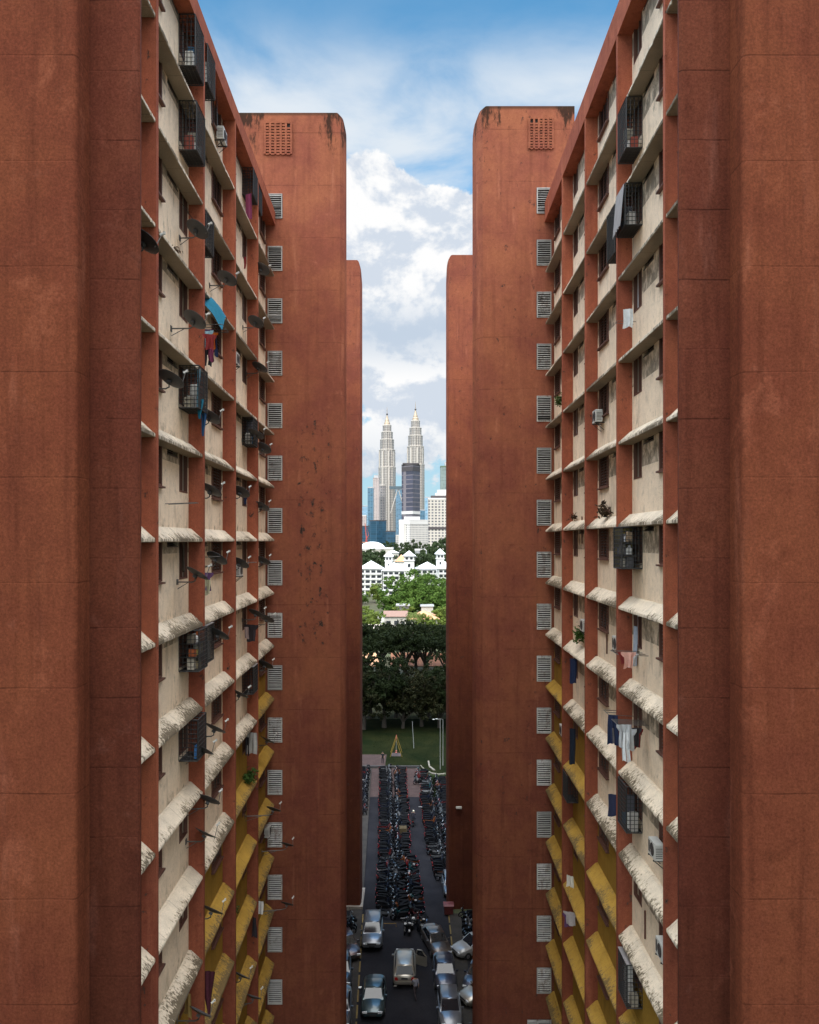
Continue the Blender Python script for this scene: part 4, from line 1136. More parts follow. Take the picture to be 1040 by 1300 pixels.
# ------------------------------------------------------------------ cars
P = dict(silver=paint('car_silver', (.13,.14,.16)), grey=paint('car_grey', (.08,.085,.10)), teal=paint('car_teal', (.03,.055,.065)), gold=paint('car_gold', (.30,.275,.235)),
         brown=paint('car_brown', (.075,.062,.055)), blue=paint('car_blue', (.04,.045,.065)), white=paint('car_white', (.24,.24,.24), .0), dark=paint('car_dark', (.03,.035,.045)), wine=paint('car_wine', (.05,.028,.028)))
GLASS = glassy('car_glass', (.012,.014,.018), .04, .2); TYRE = plain('tyre', (.02,.02,.02), .9); RIM = plain('rim', (.4,.4,.42), .35, .7)
LAMP = glassy('headlamp', (.55,.57,.6), .1, .1); TAIL = glassy('tail_lamp', (.30,.012,.012), .2, .1); PLATE = plain('plate_black', (.02,.02,.02), .5); PLW = plain('plate_letters', (.6,.6,.6), .5)
TRIM = plain('car_trim', (.03,.03,.032), .6)
CARS = {
 # y (front +), half width, sill z, shoulder z, deck z ; cabin: base y0,y1 roof y0,y1, belt z, roof z
 'sedan': dict(L=4.4, W=.86, st=[(-2.2,.72,.45,.70,.80),(-2.12,.80,.30,.82,.98),(-1.5,.86,.26,.88,1.00),(-.9,.87,.24,.88,.95),(.7,.87,.24,.86,.93),(1.4,.86,.24,.80,.92),(1.95,.80,.28,.70,.80),(2.2,.66,.42,.60,.66)], cab=(-1.55,1.05,-.85,.28,.92,1.43), wh=(-1.32,1.36)),
 'hatch': dict(L=4.0, W=.84, st=[(-2.0,.74,.45,.75,.92),(-1.94,.80,.30,.85,.96),(-1.3,.84,.26,.90,.97),(.6,.85,.24,.88,.95),(1.3,.84,.24,.82,.93),(1.75,.78,.28,.72,.82),(2.0,.64,.42,.60,.68)], cab=(-1.93,.95,-1.55,.15,.92,1.48), wh=(-1.25,1.24)),
 'suv': dict(L=4.4, W=.88, st=[(-2.2,.76,.48,.80,1.0),(-2.12,.84,.34,.92,1.06),(-1.4,.88,.30,.98,1.06),(.6,.88,.30,.96,1.03),(1.4,.87,.30,.92,1.02),(1.95,.82,.34,.82,.94),(2.2,.70,.48,.70,.78)], cab=(-2.14,1.05,-1.86,.25,1.02,1.70), wh=(-1.35,1.38)),
}
CARM = {}
def car_meshes(kind, pn):
    k = (kind, pn)
    if k in CARM: return CARM[k]
    S_ = CARS[kind]; d = {}; pm = P[pn]
    mb = MB(); vs = []; fs = []
    for y, w, zs, zh, zd in S_['st']:
        half = [(w*.80, zs-.04), (w*.98, zs+.10), (w*1.0, (zs+zh)/2), (w*.97, zh-.04), (w*.90, zh+.03), (w*.55, zd), (0, zd+.02)]
        ring = half + [(-x, z) for x, z in reversed(half[:-1])]
        vs += [(x, y, z) for x, z in ring]
    n = 13
    for i in range(len(S_['st'])-1):
        for j in range(n): fs.append((i*n+j, i*n+(j+1) % n, (i+1)*n+(j+1) % n, (i+1)*n+j))
    fs.append(tuple(range(n))); fs.append(tuple(range((len(S_['st'])-1)*n, len(S_['st'])*n)))
    mb.add(vs, fs); d['body'] = mb.mesh('car_body', [pm], smooth=38)
    y0, y1, r0, r1, zb, zr = S_['cab']; w = S_['W']*.90; wr = S_['W']*.70
    c = MB()
    nb = 7; vs = []; 
    base = [(-w, y0), (w, y0), (w*.96, y1), (-w*.96, y1)]
    roofp = [(-wr, r0), (wr, r0), (wr*.97, r1), (-wr*.97, r1)]
    # rounded roof edge ring between pillars and roof
    mid = [(a[0]*.06+b_[0]*.97, a[1]*.10+b_[1]*.90) for a, b_ in zip(base, roofp)]
    V = [(x, y, zb-.03) for x, y in base] + [(x*1.02, y*1.0, zr-.06) for x, y in mid] + [(x*.9, (y-(r0+r1)/2)*.93+(r0+r1)/2, zr) for x, y in roofp] + [(0, (r0+r1)/2, zr+.025)]
    F = [(i, (i+1) % 4, 4+(i+1) % 4, 4+i) for i in range(4)] + [(4+i, 4+(i+1) % 4, 8+(i+1) % 4, 8+i) for i in range(4)] + [(8+i, 8+(i+1) % 4, 12) for i in range(4)]
    c.add(V, F); d['roof'] = c.mesh('car_cabin', [pm], smooth=50)
    def pane(i, j, k_, l, ins, off, lo=.10, hi=.03):
        a, b_, c_, e = (Vector(V[q]) for q in (i, j, k_, l))
        bl = a.lerp(b_, ins); br_ = b_.lerp(a, ins); tr_ = c_.lerp(e, ins); tl_ = e.lerp(c_, ins)
        bl2, br2 = bl.lerp(tl_, lo), br_.lerp(tr_, lo); tl2, tr2 = tl_.lerp(bl, hi), tr_.lerp(br_, hi)
        nrm = (br2-bl2).cross(tl2-bl2).normalized()
        cen = (bl2+tr2)/2
        if nrm.dot(cen-Vector((0, (y0+y1)/2, 1.1))) < 0: nrm = -nrm
        q = [p + nrm*off for p in (bl2, br2, tr2, tl2)]; q2 = [p - nrm*.004 for p in (bl2, br2, tr2, tl2)]
        return MB().add(q+q2, [(0,1,2,3),(7,6,5,4),(0,1,5,4),(1,2,6,5),(2,3,7,6),(3,0,4,7)])
    d['rear_window'] = pane(0, 1, 5, 4, .07, .006, .12 if kind != 'suv' else .05).mesh('rear_window', [GLASS])
    d['windscreen'] = pane(2, 3, 7, 6, .05, .006).mesh('windscreen', [GLASS])
    d['side_window'] = pane(1, 2, 6, 5, .06, .006).mesh('side_window', [GLASS])
    d['side_window2'] = pane(3, 0, 4, 7, .06, .006).mesh('side_window', [GLASS])
    r_ = .31 if kind != 'suv' else .34
    ty = MB().lathe([(r_*.62, -.09), (r_*.97, -.095), (r_, -.06), (r_, .06), (r_*.97, .095), (r_*.62, .09)], 18); d['tyre'] = ty.mesh('tyre', [TYRE], smooth=40)
    d['tyre'].transform(Matrix.Rotation(R(90), 4, 'Y'))
    rm = MB().lathe([(r_*.2, -.10), (r_*.60, -.085), (r_*.60, .085), (r_*.2, .10)], 12); d['rim'] = rm.mesh('rim', [RIM], smooth=40); d['rim'].transform(Matrix.Rotation(R(90), 4, 'Y'))
    F_ = S_['st'][-1]; B_ = S_['st'][0]
    d['headlight'] = MB().prism([(-.16,-.07),(.17,-.05),(.19,.05),(-.12,.08)], -.05, .05, lambda p, q, a: (p, a, q)).mesh('headlight', [LAMP])
    d['taillight'] = MB().prism([(-.12,-.10),(.13,-.10),(.15,.10),(-.06,.12)], -.04, .04, lambda p, q, a: (p, a, q)).mesh('taillight', [TAIL])
    fb = MB().box(-.62, .62, -.06, .06, -.09, .07); fb.box(-.40, .40, .061, .066, -.06, .03); d['front_bumper'] = fb.mesh('front_bumper', [pm]); d['rear_bumper'] = MB().box(-.68, .68, -.06, .06, -.10, .08).mesh('rear_bumper', [pm])
    d['grille'] = MB().box(-.38, .38, -.02, .02, -.06, .06).mesh('grille', [TRIM])
    d['plate'] = MB().box(-.24, .24, -.012, .012, -.055, .055).mesh('number_plate', [PLATE])
    d['mirror'] = MB().prism([(-.02,-.05),(.15,-.06),(.17,.06),(.0,.08)], -.05, .05, lambda p, q, a: (p, a, q)).mesh('door_mirror', [pm])
    CARM[k] = d; return d
def car(x, y, head, kind, pn, label, door=False, grp=None):
    """head: bearing of the bonnet in degrees, 0 = away from the camera, 180 = towards it"""
    d = car_meshes(kind, pn); S_ = CARS[kind]
    th = thing('parked_car', (x, y, .012), label, 'car', grp, rz=R(head))
    bd = link('body', d['body'], th); link('roof', d['roof'], th)
    for nm in ('rear_window', 'windscreen', 'side_window'): link(nm, d[nm], th)
    link('side_window', d['side_window2'], th)
    r_ = .31 if kind != 'suv' else .34
    for sx in (-1, 1):
        for wy in S_['wh']:
            wl = thing_part('wheel', th, (sx*(S_['W']-.08), wy, r_)); link('tyre', d['tyre'], wl); link('rim', d['rim'], wl)
    f = S_['st'][-1]; b_ = S_['st'][0]
    link('front_bumper', d['front_bumper'], th, (0, f[0]-.01, f[2]+.06)); link('rear_bumper', d['rear_bumper'], th, (0, b_[0]+.01, b_[2]+.06))
    link('grille', d['grille'], th, (0, f[0]+.02, f[3]-.01))
    link('number_plate', d['plate'], th, (0, f[0]+.075, f[2]+.05)); link('number_plate', d['plate'], th, (0, b_[0]-.08 if kind != 'suv' else b_[0]-.02, b_[2]+.14 if kind != 'suv' else b_[3]+.02))
    for sx in (-1, 1):
        h = link('headlight', d['headlight'], th, (sx*.52, f[0]-.03, f[3]+.03)); h.scale.x = sx
        h = link('taillight', d['taillight'], th, (sx*.60, b_[0]+.02, b_[3]+.0)); h.scale.x = sx
        h = link('door_mirror', d['mirror'], th, (sx*(S_['W']*.96), S_['cab'][1]-.35, S_['cab'][4]+.06)); h.scale.x = sx
    if door:
        dm = MB().prism([(0,0),(0,.72),(.12,1.18),(.55,1.22),(1.0,.76),(1.02,.10),(.9,0)], 0, .06, lambda p, q, a: (a, -p, q+.34))
        dr_ = dm.build('door', [P[pn]], th, (S_['W']-.02, .75, 0), (0, 0, R(62)))
        MB().prism([(.06,.74),(.16,1.12),(.52,1.16),(.9,.77)], -.004, .064, lambda p, q, a: (a, -p, q+.34)).build('door_window', [GLASS], dr_)
    return th
def thing_part(name, parent, loc):
    # the wheel's hub is the mesh that carries tyre and rim
    o = link(name, HUB, parent, loc); return o
HUB = MB().lathe([(.05, -.10), (.06, 0), (.05, .10)], 8).mesh('hub', [TRIM]); HUB.transform(Matrix.Rotation(R(90), 4, 'Y'))

G_ = 'cars parked in the court'
car(-3.15, 67.1, 181, 'suv', 'silver', 'silver grey wagon parked facing the camera beside the left kerb', grp=G_)
car(-2.62, 57.8, 180, 'sedan', 'teal', 'dark teal saloon at the bottom of the view, left of the beige people carrier', grp=G_)
car(-.38, 61.8, 0, 'suv', 'gold', 'beige people carrier in mid lane with its right door open', door=True, grp=G_)
car(2.20, 65.8, 194, 'sedan', 'brown', 'brown grey saloon turned slightly, farthest of the right-hand row', grp=G_)
car(2.72, 61.1, 181, 'sedan', 'blue', 'blue grey saloon in the middle of the right-hand row', grp=G_)
car(2.85, 56.2, 181, 'hatch', 'silver', 'silver hatchback nearest the camera in the right-hand row', grp=G_)
car(5.45, 65.0, 118, 'hatch', 'white', 'white hatchback parked at an angle, half hidden by the right stair tower', grp=G_)
car(5.3, 60.6, 160, 'hatch', 'blue', 'blue grey car peeping out beside the right stair tower', grp=G_)
car(5.6, 58.4, 120, 'hatch', 'gold', 'beige car mostly hidden behind the right stair tower', grp=G_)
car(5.2, 54.2, 165, 'sedan', 'dark', 'near black car at the lower edge by the right stair tower', grp=G_)
car(-5.35, 65.3, 200, 'sedan', 'wine', 'dark wine saloon half hidden by the left stair tower', grp=G_)
car(-5.35, 61.2, 185, 'hatch', 'dark', 'near black hatchback half hidden by the left stair tower', grp=G_)
car(-5.0, 56.4, 183, 'sedan', 'grey', 'dark grey car peeping out at the lower left behind the stair tower', grp=G_)
car(4.05, 76.4, 182, 'hatch', 'silver', 'silver car standing at the near end of the right motorbike park', grp=G_)

# ------------------------------------------------------------------ motorbikes
BK = plain('bike_black', (.007,.007,.008), .85, spec=.06); CH = plain('bike_chrome', (.30,.30,.33), .25, .8)
BIKEP = {n: plain('bike_'+n, c, .3, 0, var=.1, coat=.5) for n, c in dict(black=(.007,.007,.009), navy=(.007,.010,.022), red=(.13,.012,.012), silver=(.11,.115,.125), white=(.22,.22,.23), teal=(.012,.06,.07), orange=(.18,.05,.01)).items()}
def torus(mb, c, R_, r_, m, n=14, k=6):
    vs = []
    for i in range(n):
        a = 2*math.pi*i/n
        for j in range(k):
            q = 2*math.pi*j/k; rr_ = R_ + r_*math.cos(q)
            vs.append((c[0]+rr_*math.cos(a), c[1]+r_*1.15*math.sin(q), c[2]+rr_*math.sin(a)))
    mb.add(vs, [(i*k+j, i*k+(j+1) % k, ((i+1) % n)*k+(j+1) % k, ((i+1) % n)*k+j) for i in range(n) for j in range(k)], m)
def bike_mesh(pn, basket):
    mb = MB()   # materials: 0 black 1 paint 2 chrome 3 lamp 4 tail
    for x in (-.62, .62): torus(mb, (x, 0, .28), .235, .045, 0); mb.tube([(x,-.05,.28),(x,.05,.28)], .09, 8, 2)
    side = lambda p, q, a: (p, a, q)
    mb.prism([(-.35,.30),(.05,.24),(.30,.36),(.10,.50),(-.30,.48)], -.11, .11, side, 0)            # engine
    mb.prism([(-.85,.62),(-.40,.46),(.05,.48),(.22,.60),(.10,.70),(-.80,.72)], -.12, .12, side, 1)  # tail and side panels
    mb.prism([(-.80,.725),(-.30,.72),(.12,.71),(.10,.77),(-.20,.80),(-.74,.83)], -.13, .13, side, 0) # seat
    mb.prism([(.20,.34),(.42,.42),(.56,.86),(.46,.98),(.34,.66)], -.16, .16, side, 1)              # leg shield
    mb.prism([(.44,.90),(.58,.84),(.62,.98),(.50,1.06)], -.10, .10, side, 1)                       # headlamp cowl
    mb.obox((.61,0,.94), .04, .15, .10, None, 3); mb.obox((-.86,0,.66), .04, .16, .08, None, 4)
    mb.tube([(.62,-.07,.28),(.50,-.07,.80)], .025, 5, 2); mb.tube([(.62,.07,.28),(.50,.07,.80)], .025, 5, 2)
    mb.tube([(.38,-.36,1.02),(.46,-.12,1.05),(.46,.12,1.05),(.38,.36,1.02)], .020, 5, 0)
    for sy in (-1, 1): mb.tube([(.44,sy*.24,1.04),(.40,sy*.30,1.18)], .008, 4, 2); mb.obox((.40,sy*.33,1.21), .02, .13, .09, None, 0)
    mb.prism([(.34,.53),(.50,.62),(.72,.60),(.86,.46),(.80,.46),(.70,.545),(.52,.555)], -.06, .06, side, 1)  # front guard
    mb.prism([(-.86,.50),(-.72,.585),(-.56,.58),(-.60,.53),(-.72,.535),(-.84,.47)], -.06, .06, side, 0)
    mb.tube([(-.05,.13,.26),(-.45,.14,.27),(-.85,.15,.36)], [.03,.045,.045], 6, 2)
    mb.tube([(-.1,-.12,.22),(-.12,-.26,.0)], .012, 4, 0)
    if basket: mb.box(.56,.86,-.16,.16,.80,1.0, 0)
    elif pn in ('silver', 'navy'): mb.prism([(-.98,.86),(-.66,.86),(-.64,1.06),(-.72,1.14),(-.92,1.14),(-1.0,1.06)], -.17, .17, side, 0)
    return mb.mesh('motorbike_'+pn, [BK, BIKEP[pn], CH, LAMP, TAIL], smooth=35)
BKM = [(pn, bike_mesh(pn, i % 3 == 1)) for i, pn in enumerate(BIKEP)]
wts = [10, 7, 1.5, 3, 1.2, 1, .6]
BLAB = {}
rng = random.Random(21)
def bike(x, y, rz, area, pn=None):
    if pn is None: pn, me = rng.choices(BKM, wts)[0]
    else: me = dict(BKM)[pn]
    o = link('motorbike', me, None, (x, y, .012), (R(rng.uniform(-8, -3)), 0, rz))
    s_ = rng.uniform(.94, 1.04); o.scale = (s_, s_, s_)
    tag(o, f'{pn} motorbike parked {area}', 'motorbike', f'{pn} motorbikes {area}')
def kx_(D): return kl(D)
nb = 0
D = 70.6
while D < 116.5:                                                    # centre block, two or three files side-on
    q = (D-73)/44
    x0 = -2.9 - 1.75*q; x1 = 1.15 - 1.5*q if D < 84 else .3 - .6*q
    nfile = 3 if D < 82 else 2
    w = (x1-x0); fw = w/nfile
    for f in range(nfile):
        if rng.random() < .05: continue
        xc = x0 + fw*(f+.5) + rng.uniform(-.12, .12)
        bike(xc, D + rng.uniform(-.1,.1), (0 if f == 0 else math.pi) + rng.gauss(0, .2 if nfile == 2 else .55), 'in the long centre block of the car park'); nb += 1
    D += .54
for i in range(5): bike(-.35+i*.40+rng.uniform(-.1,.1), 68.7+rng.uniform(-.6,.7), math.pi/2*(-1)+rng.gauss(0,.2), 'at the near tip of the centre block', ['black','navy','silver','black','navy'][i])
D = 78.6
while D < 111:                                                     # right block
    q = (D-78)/33
    x0 = 2.35 - 1.05*q - (.55 if 84 < D < 104 else 0)*.6; x1 = 5.4
    for f in range(2):
        xc = x0 + 1.0 + f*1.95
        if xc > 5.4: continue
        if rng.random() < .05: continue
        bike(xc+rng.uniform(-.1,.1), D+rng.uniform(-.1,.1), (0 if f == 0 else math.pi)+rng.gauss(0,.22), 'in the right-hand block of the car park'); nb += 1
    D += .66
D = 78.0
while D < 116:                                                     # left file on the pavement's far side
    x = kl(D) - 1.0 - (0.35 if D < 96 else .1)
    bike(x+rng.uniform(-.1,.1), D, (math.pi/2 if D < 96 else 0)+rng.gauss(0,.14), 'in the file beyond the left pavement'); nb += 1
    D += .75 if D > 96 else 1.9
for i in range(7): bike(gpt(533,1000)[0] + rng.uniform(-.2,.2)+i*.05, 109.5+i*.85, math.pi*.95+rng.gauss(0,.1), 'in the short file beside the lawn')
for i in range(6): bike(5.4+rng.uniform(-.2,.3), 67.2+i*.72, math.pi+rng.gauss(0,.15), 'by the foot of the right rear tower')
for i in range(4): bike(-5.6+rng.uniform(-.2,.2), 68.0+i*.6, rng.gauss(0,.15), 'by the foot of the left rear tower')

# loose things among the bikes
m_tarp = cloth('brown_tarp', (.06,.045,.025))
def tarp_box(x, y, w, d_, h, mat, name, label, cat):
    mb = MB(); n = 8; vs = []; fs = []; rg = random.Random(int(x*100))
    for j in range(n+1):
        for i in range(n+1):
            p, q = i/n-.5, j/n-.5; e = max(abs(p), abs(q))*2
            z = h*(1-.06*e**2) + rg.uniform(-.02,.02) if e < .99 else .02
            vs.append((p*w*(1+.12*(e > .99)), q*d_*(1+.12*(e > .99)), z))
    for j in range(n):
        for i in range(n): fs.append((j*(n+1)+i, j*(n+1)+i+1, (j+1)*(n+1)+i+1, (j+1)*(n+1)+i))
    tag(mb.add(vs, fs).build(name, [mat], None, (x, y, .013), smooth=50, recalc=False), label, cat)
tarp_box(-.75, 90.3, 1.1, 1.3, 1.15, m_tarp, 'covered_motorbike', 'brown tarpaulin covered motorbike in the centre block', 'covered motorbike')
bx_ = (3.45, 71.6)
th = thing('rubbish_bin', (bx_[0]+.1, bx_[1], .012), 'dull red rubbish bin at the foot of the right rear tower', 'bin')
rb = plain('bin_red', (.10,.018,.018), .55, var=.3)
MB().prism([(-.42,-.40),(.42,-.40),(.42,.40),(-.42,.40)], .12, .85, lambda p, q, a: (p*(.9+.12*a), q*(.9+.12*a), a)).build('tub', [rb], th)
MB().prism([(-.50,.86),(.50,.86),(.50,.92),(.3,1.0),(-.3,1.0),(-.50,.92)], -.47, .47, lambda p, q, a: (a, p, q)).build('lid', [rb], th)
for sx in (-.3, .3): MB().lathe([(.08,-.03),(.1,0),(.08,.03)], 10).build('castor', [TYRE], th, (sx, -.3, .10), (0, R(90), 0))
o = tag(MB().box(-.45,.45,-.05,.05,0,.03).build('timber_board', [plain('board_grey', (.35,.34,.33), .8)], None, (gpt(536,1030)[0], 98.5, .65)), 'pale board lying across the bikes at the right-hand block', 'board')
for u, v, lb in ((502,1252,'small white paper scrap lying left of the beige people carrier'), (457,1256,'white litter scrap on the left pavement'), (474,1157,'white carton lying behind the silver grey wagon')):
    x, y = gpt(u, v)
    tag(MB().add([(-.12,-.1,.0),(.1,-.12,.02),(.13,.1,.03),(-.1,.12,.0)], [(0,1,2,3)]).build('litter', [cloth('paper_'+str(u), (.7,.7,.68))], None, (x, y, .03 if u != 457 else .14), recalc=False), lb, 'litter')
m_by = plain('barrier_ochre', (.16,.09,.015), .7, var=.4)
for u, v, w_, lb in ((495,1177,1.1,'low ochre bar at the near left end of the centre bikes'), (531,1173,.6,'low ochre bar at the near right end of the centre bikes')):
    x, y = gpt(u, v); th = thing('parking_bar', (x, y, .012), lb, 'barrier')
    MB().tube([(-w_/2,0,.0),(-w_/2,0,.30),(w_/2,0,.30),(w_/2,0,0)], .035, 7).build('rail', [m_by], th, smooth=50)

# ------------------------------------------------------------------ people
SKIN = plain('skin', (.30,.17,.11), .6); HAIR = plain('hair_black', (.012,.01,.01), .6)
def person(loc, rz, label, shirt, trousers, pose, hair=True, helmet=None, h=1.68):
    k = h/1.70
    V = []; E = []; Rr = []
    def add(p, r_, par=None):
        V.append(Vector(p)*k); Rr.append(r_*k)
        if par is not None: E.append((par, len(V)-1))
        return len(V)-1
    pz = .93 if pose != 'ride' else .88
    lean = {'stand': 0, 'walk': .06, 'ride': .12, 'reach': .22}[pose]
    hip = add((0,0,pz), .135); wa = add((0,lean*.4,pz+.18), .125, hip); ch = add((0,lean*.85,pz+.40), .15, wa); nk = add((0,lean*1.0,pz+.54), .055, ch)
    hd = add((0,lean*1.15+.01,pz+.63), .085, nk); ht = add((0,lean*1.2+.005,pz+.74), .075, hd)
    for sx in (-1, 1):
        if pose == 'ride': kn, an, to = (sx*.19,.42,.72), (sx*.20,.30,.34), (sx*.20,.46,.30)
        elif pose == 'walk': a = .22*sx; kn, an, to = (sx*.10, a*.9+.06, .50), (sx*.09, a*1.5-.05, .09 if sx > 0 else .12), (sx*.10, a*1.5+.10, .045)
        else: kn, an, to = (sx*.11,.02,.49), (sx*.12,-.01,.085), (sx*.14,.13,.04)
        h_ = add((sx*.095,0,pz-.06), .095, hip); k_ = add(kn, .068, h_); a_ = add(an, .045, k_); add(to, .038, a_)
        sh = add((sx*.185, lean*.9, pz+.46), .062, ch)
        if pose == 'ride': el, wr = (sx*.27,.28,pz+.26), (sx*.30,.48,pz+.22)
        elif pose == 'walk': el, wr = (sx*.23,-.10*sx+.02,pz+.20), (sx*.24,-.2*sx+.14,pz-.03)
        elif pose == 'reach': el, wr = (sx*.22,.36,pz+.32), (sx*.16,.58,pz+.36)
        else: el, wr = (sx*.24,-.02,pz+.19), (sx*.25,.06,pz-.05)
        e_ = add(el, .043, sh); w_ = add(wr, .029, e_)
        d = (Vector(wr)-Vector(el)).normalized(); pm_ = add(Vector(wr)+d*.055, .030, w_)
        side = Vector((0,1,0)) if abs(d.y) < .7 else Vector((1,0,0))
        for f, (off, ln) in enumerate(((-.028,.055),(-.010,.066),(.010,.062),(.027,.048))):
            b_ = Vector(wr)+d*.075+side*off
            f1 = add(b_, .010, pm_); f2 = add(b_+d*ln*.6, .009, f1); add(b_+d*ln+Vector((-sx*.012,0,0)), .008, f2)
        t1 = add(Vector(wr)+d*.03+side*.032, .011, pm_); add(Vector(wr)+d*.06+side*.055, .009, t1)
    me = bpy.data.meshes.new('tmp'); me.from_pydata(V, E, [])
    o = bpy.data.objects.new('tmp', me); col.objects.link(o)
    o.modifiers.new('s', 'SKIN'); sv = me.skin_vertices[0].data
    for i, r_ in enumerate(Rr): sv[i].radius = (r_, r_)
    sv[0].use_root = True
    ss = o.modifiers.new('ss', 'SUBSURF'); ss.levels = 2
    dg = bpy.context.evaluated_depsgraph_get(); bm_ = bpy.data.meshes.new_from_object(o.evaluated_get(dg)); bpy.data.objects.remove(o)
    bm_.materials.clear()
    for m_ in (shirt, trousers, SKIN): bm_.materials.append(m_)
    for p in bm_.polygons:
        c = p.center/k
        p.use_smooth = True
        arm = abs(c.x) > .2 or (pose == 'reach' and c.y > .42) or (pose == 'ride' and c.y > .40 and c.z > .85)
        if c.z > pz+.50: p.material_index = 2
        elif c.z < .09 and pose != 'ride': p.material_index = 1
        elif c.z < pz+.03 and not (abs(c.x) > .205 and c.z > pz-.25): p.material_index = 1
        elif arm and c.z < pz+.20 and pose != 'ride': p.material_index = 2
        else: p.material_index = 0
    th = tag(link('person', bm_, None, loc, (0,0,rz)), label, 'person')
    hc = Vector((0, lean*1.18+.005, pz+.685))*k
    # face: nose, eyes and mouth on the front; ears at the sides
    fm = MB(); fy = .092*k
    fm.add([hc+Vector((-.012,fy-.01,-.02)), hc+Vector((.012,fy-.01,-.02)), hc+Vector((0,fy-.005,.02)), hc+Vector((0,fy+.02,-.018))], [(0,1,3),(1,2,3),(2,0,3),(0,2,1)])
    for sx in (-1,1): fm.obox(hc+Vector((sx*.082*k,.0,-.005)), .018, .03, .055)
    fm.build('nose_and_ears', [SKIN], th)
    em = MB()
    for sx in (-1,1): em.obox(hc+Vector((sx*.032,fy-.008,.012)), .026, .012, .010)
    em.obox(hc+Vector((0,fy-.008,-.045)), .045, .012, .009); em.build('eyes_and_mouth', [HAIR], th)
    hm = MB().lathe([(.001,.098),(.05,.088),(.082,.055),(.094,.012),(.09,-.03)], 14)
    o = hm.build('helmet' if helmet else 'hair', [helmet or HAIR], th, hc+Vector((0,-.018,.012)), (R(14),0,0), smooth=60)
    if helmet: o.scale = (1.28,1.3,1.25)
    return th
x, y = gpt(527.5, 1268)
person((x, y, .012), R(20), 'person in a grey shirt and dark trousers stepping behind the beige people carrier', cloth('shirt_grey', (.20,.20,.24)), cloth('trousers_dark', (.05,.04,.045)), 'walk')
x, y = gpt(486, 969)
person((x, y, .012), R(160), 'person in black standing on the brick paving near the swing', cloth('shirt_black', (.02,.02,.024)), cloth('trousers_black', (.03,.025,.03)), 'stand', h=1.75)
x, y = gpt(525, 1047)
bike(x, y-.1, math.pi/2, 'being ridden up the right lane', 'black')
person((x, y-.05, .04), 0, 'rider with pale helmet sitting on a black motorbike in the lane', cloth('jacket_dark', (.03,.03,.04)), cloth('jeans_dark', (.03,.035,.05)), 'ride', helmet=plain('helmet_cream', (.6,.55,.42), .3))

# ------------------------------------------------------------------ garden furniture
sx_, sy_ = gpt(503, 961)
th = thing('swing_set', (sx_, sy_, 0), 'swing set with yellow A-frame legs on the lawn in front of the trees', 'swing set')
ye = plain('swing_yellow', (.20,.13,.02), .5, var=.3); rd = plain('swing_red', (.30,.06,.04), .6)
for yy in (0, 2.6):
    for s_ in (-1, 1): MB().tube([(s_*.92, yy, 0), (0, yy, 2.75)], .05, 7).build('leg', [ye], th, smooth=50)
MB().tube([(0,-.15,2.75),(0,2.75,2.75)], .05, 7).build('top_bar', [rd], th, smooth=50)
for yy in (.8, 1.8):
    MB().tube([(-.0,yy-.2,2.72),(-.0,yy-.2,.5)], .012, 4).tube([(0,yy+.2,2.72),(0,yy+.2,.5)], .012, 4).build('chain', [M['galv']], th)
    MB().box(-.13,.13,yy-.25,yy+.25,.47,.5).build('seat', [rd], th)
MB().box(-.75,.75,.3,2.3,.012,.02).build('mat', [plain('rubber_mat', (.05,.035,.035), .9)], th)
wm_ = plain('post_white', (.22,.22,.21), .5)
def post(u, v, h, name, label, cat, lean=0, arm=True, rad=.05):
    x, y = gpt(u, v); th = thing(name, (x, y, 0), label, cat)
    MB().tube([(0,0,0),(lean*.5,0,h*.5),(lean,0,h)], [rad*1.3, rad, rad*.8], 8).build('pole', [wm_ if arm else M['galv']], th, smooth=50)
    if arm:
        MB().tube([(lean,0,h-.05),(lean-.5,-.2,h+.12),(lean-.9,-.35,h+.14)], .025, 6).build('arm', [wm_], th, smooth=50)
        MB().prism([(-.18,0),(.18,0),(.14,.07),(-.14,.07)], -.09, .09, lambda p, q, a: (lean-.98+p, -.37+a, h+.10+q)).build('lamp_head', [M['acw']], th)
post(525.5, 950, 4.4, 'lamp_post', 'thin grey lamp post on the lawn right of the swing set', 'lamp post', -.25, False, .04)
post(559, 977, 7.4, 'lamp_post', 'white lamp post in the garden, left of the pair by the rear tower', 'lamp post')
post(562.5, 972, 7.0, 'lamp_post', 'taller white lamp post hard against the right rear tower', 'lamp post')
# low hedge plants at the lawn edge
HG = leaves('shrub_leaf', (.03,.055,.015), (.06,.09,.03))
rng = random.Random(77)
for i in range(9):
    x = 2.6+i*.75+rng.uniform(-.2,.2); y = 112.2+rng.uniform(-.4,.4)
    th = thing('shrub', (x, y, 0), 'low dark green shrub at the lawn edge behind the right-hand bikes', 'shrub', 'shrubs along the lawn edge')
    mb = MB()
    for j in range(260):
        q = Vector((rng.gauss(0,.26), rng.gauss(0,.26), abs(rng.gauss(.35,.2)))); a = Vector((rng.gauss(0,1),rng.gauss(0,1),rng.gauss(0,.6))).normalized(); e = a.cross(Vector((rng.gauss(0,1),rng.gauss(0,1),1))).normalized()
        mb.add([q-a*.09, q+e*.04, q+a*.09, q-e*.04], [(0,1,2,3)])
    mb.build('leaves', [HG], th, recalc=False); MB().tube([(0,0,0),(.03,0,.35)], [.03,.015], 5).build('stem', [M['trim']], th)
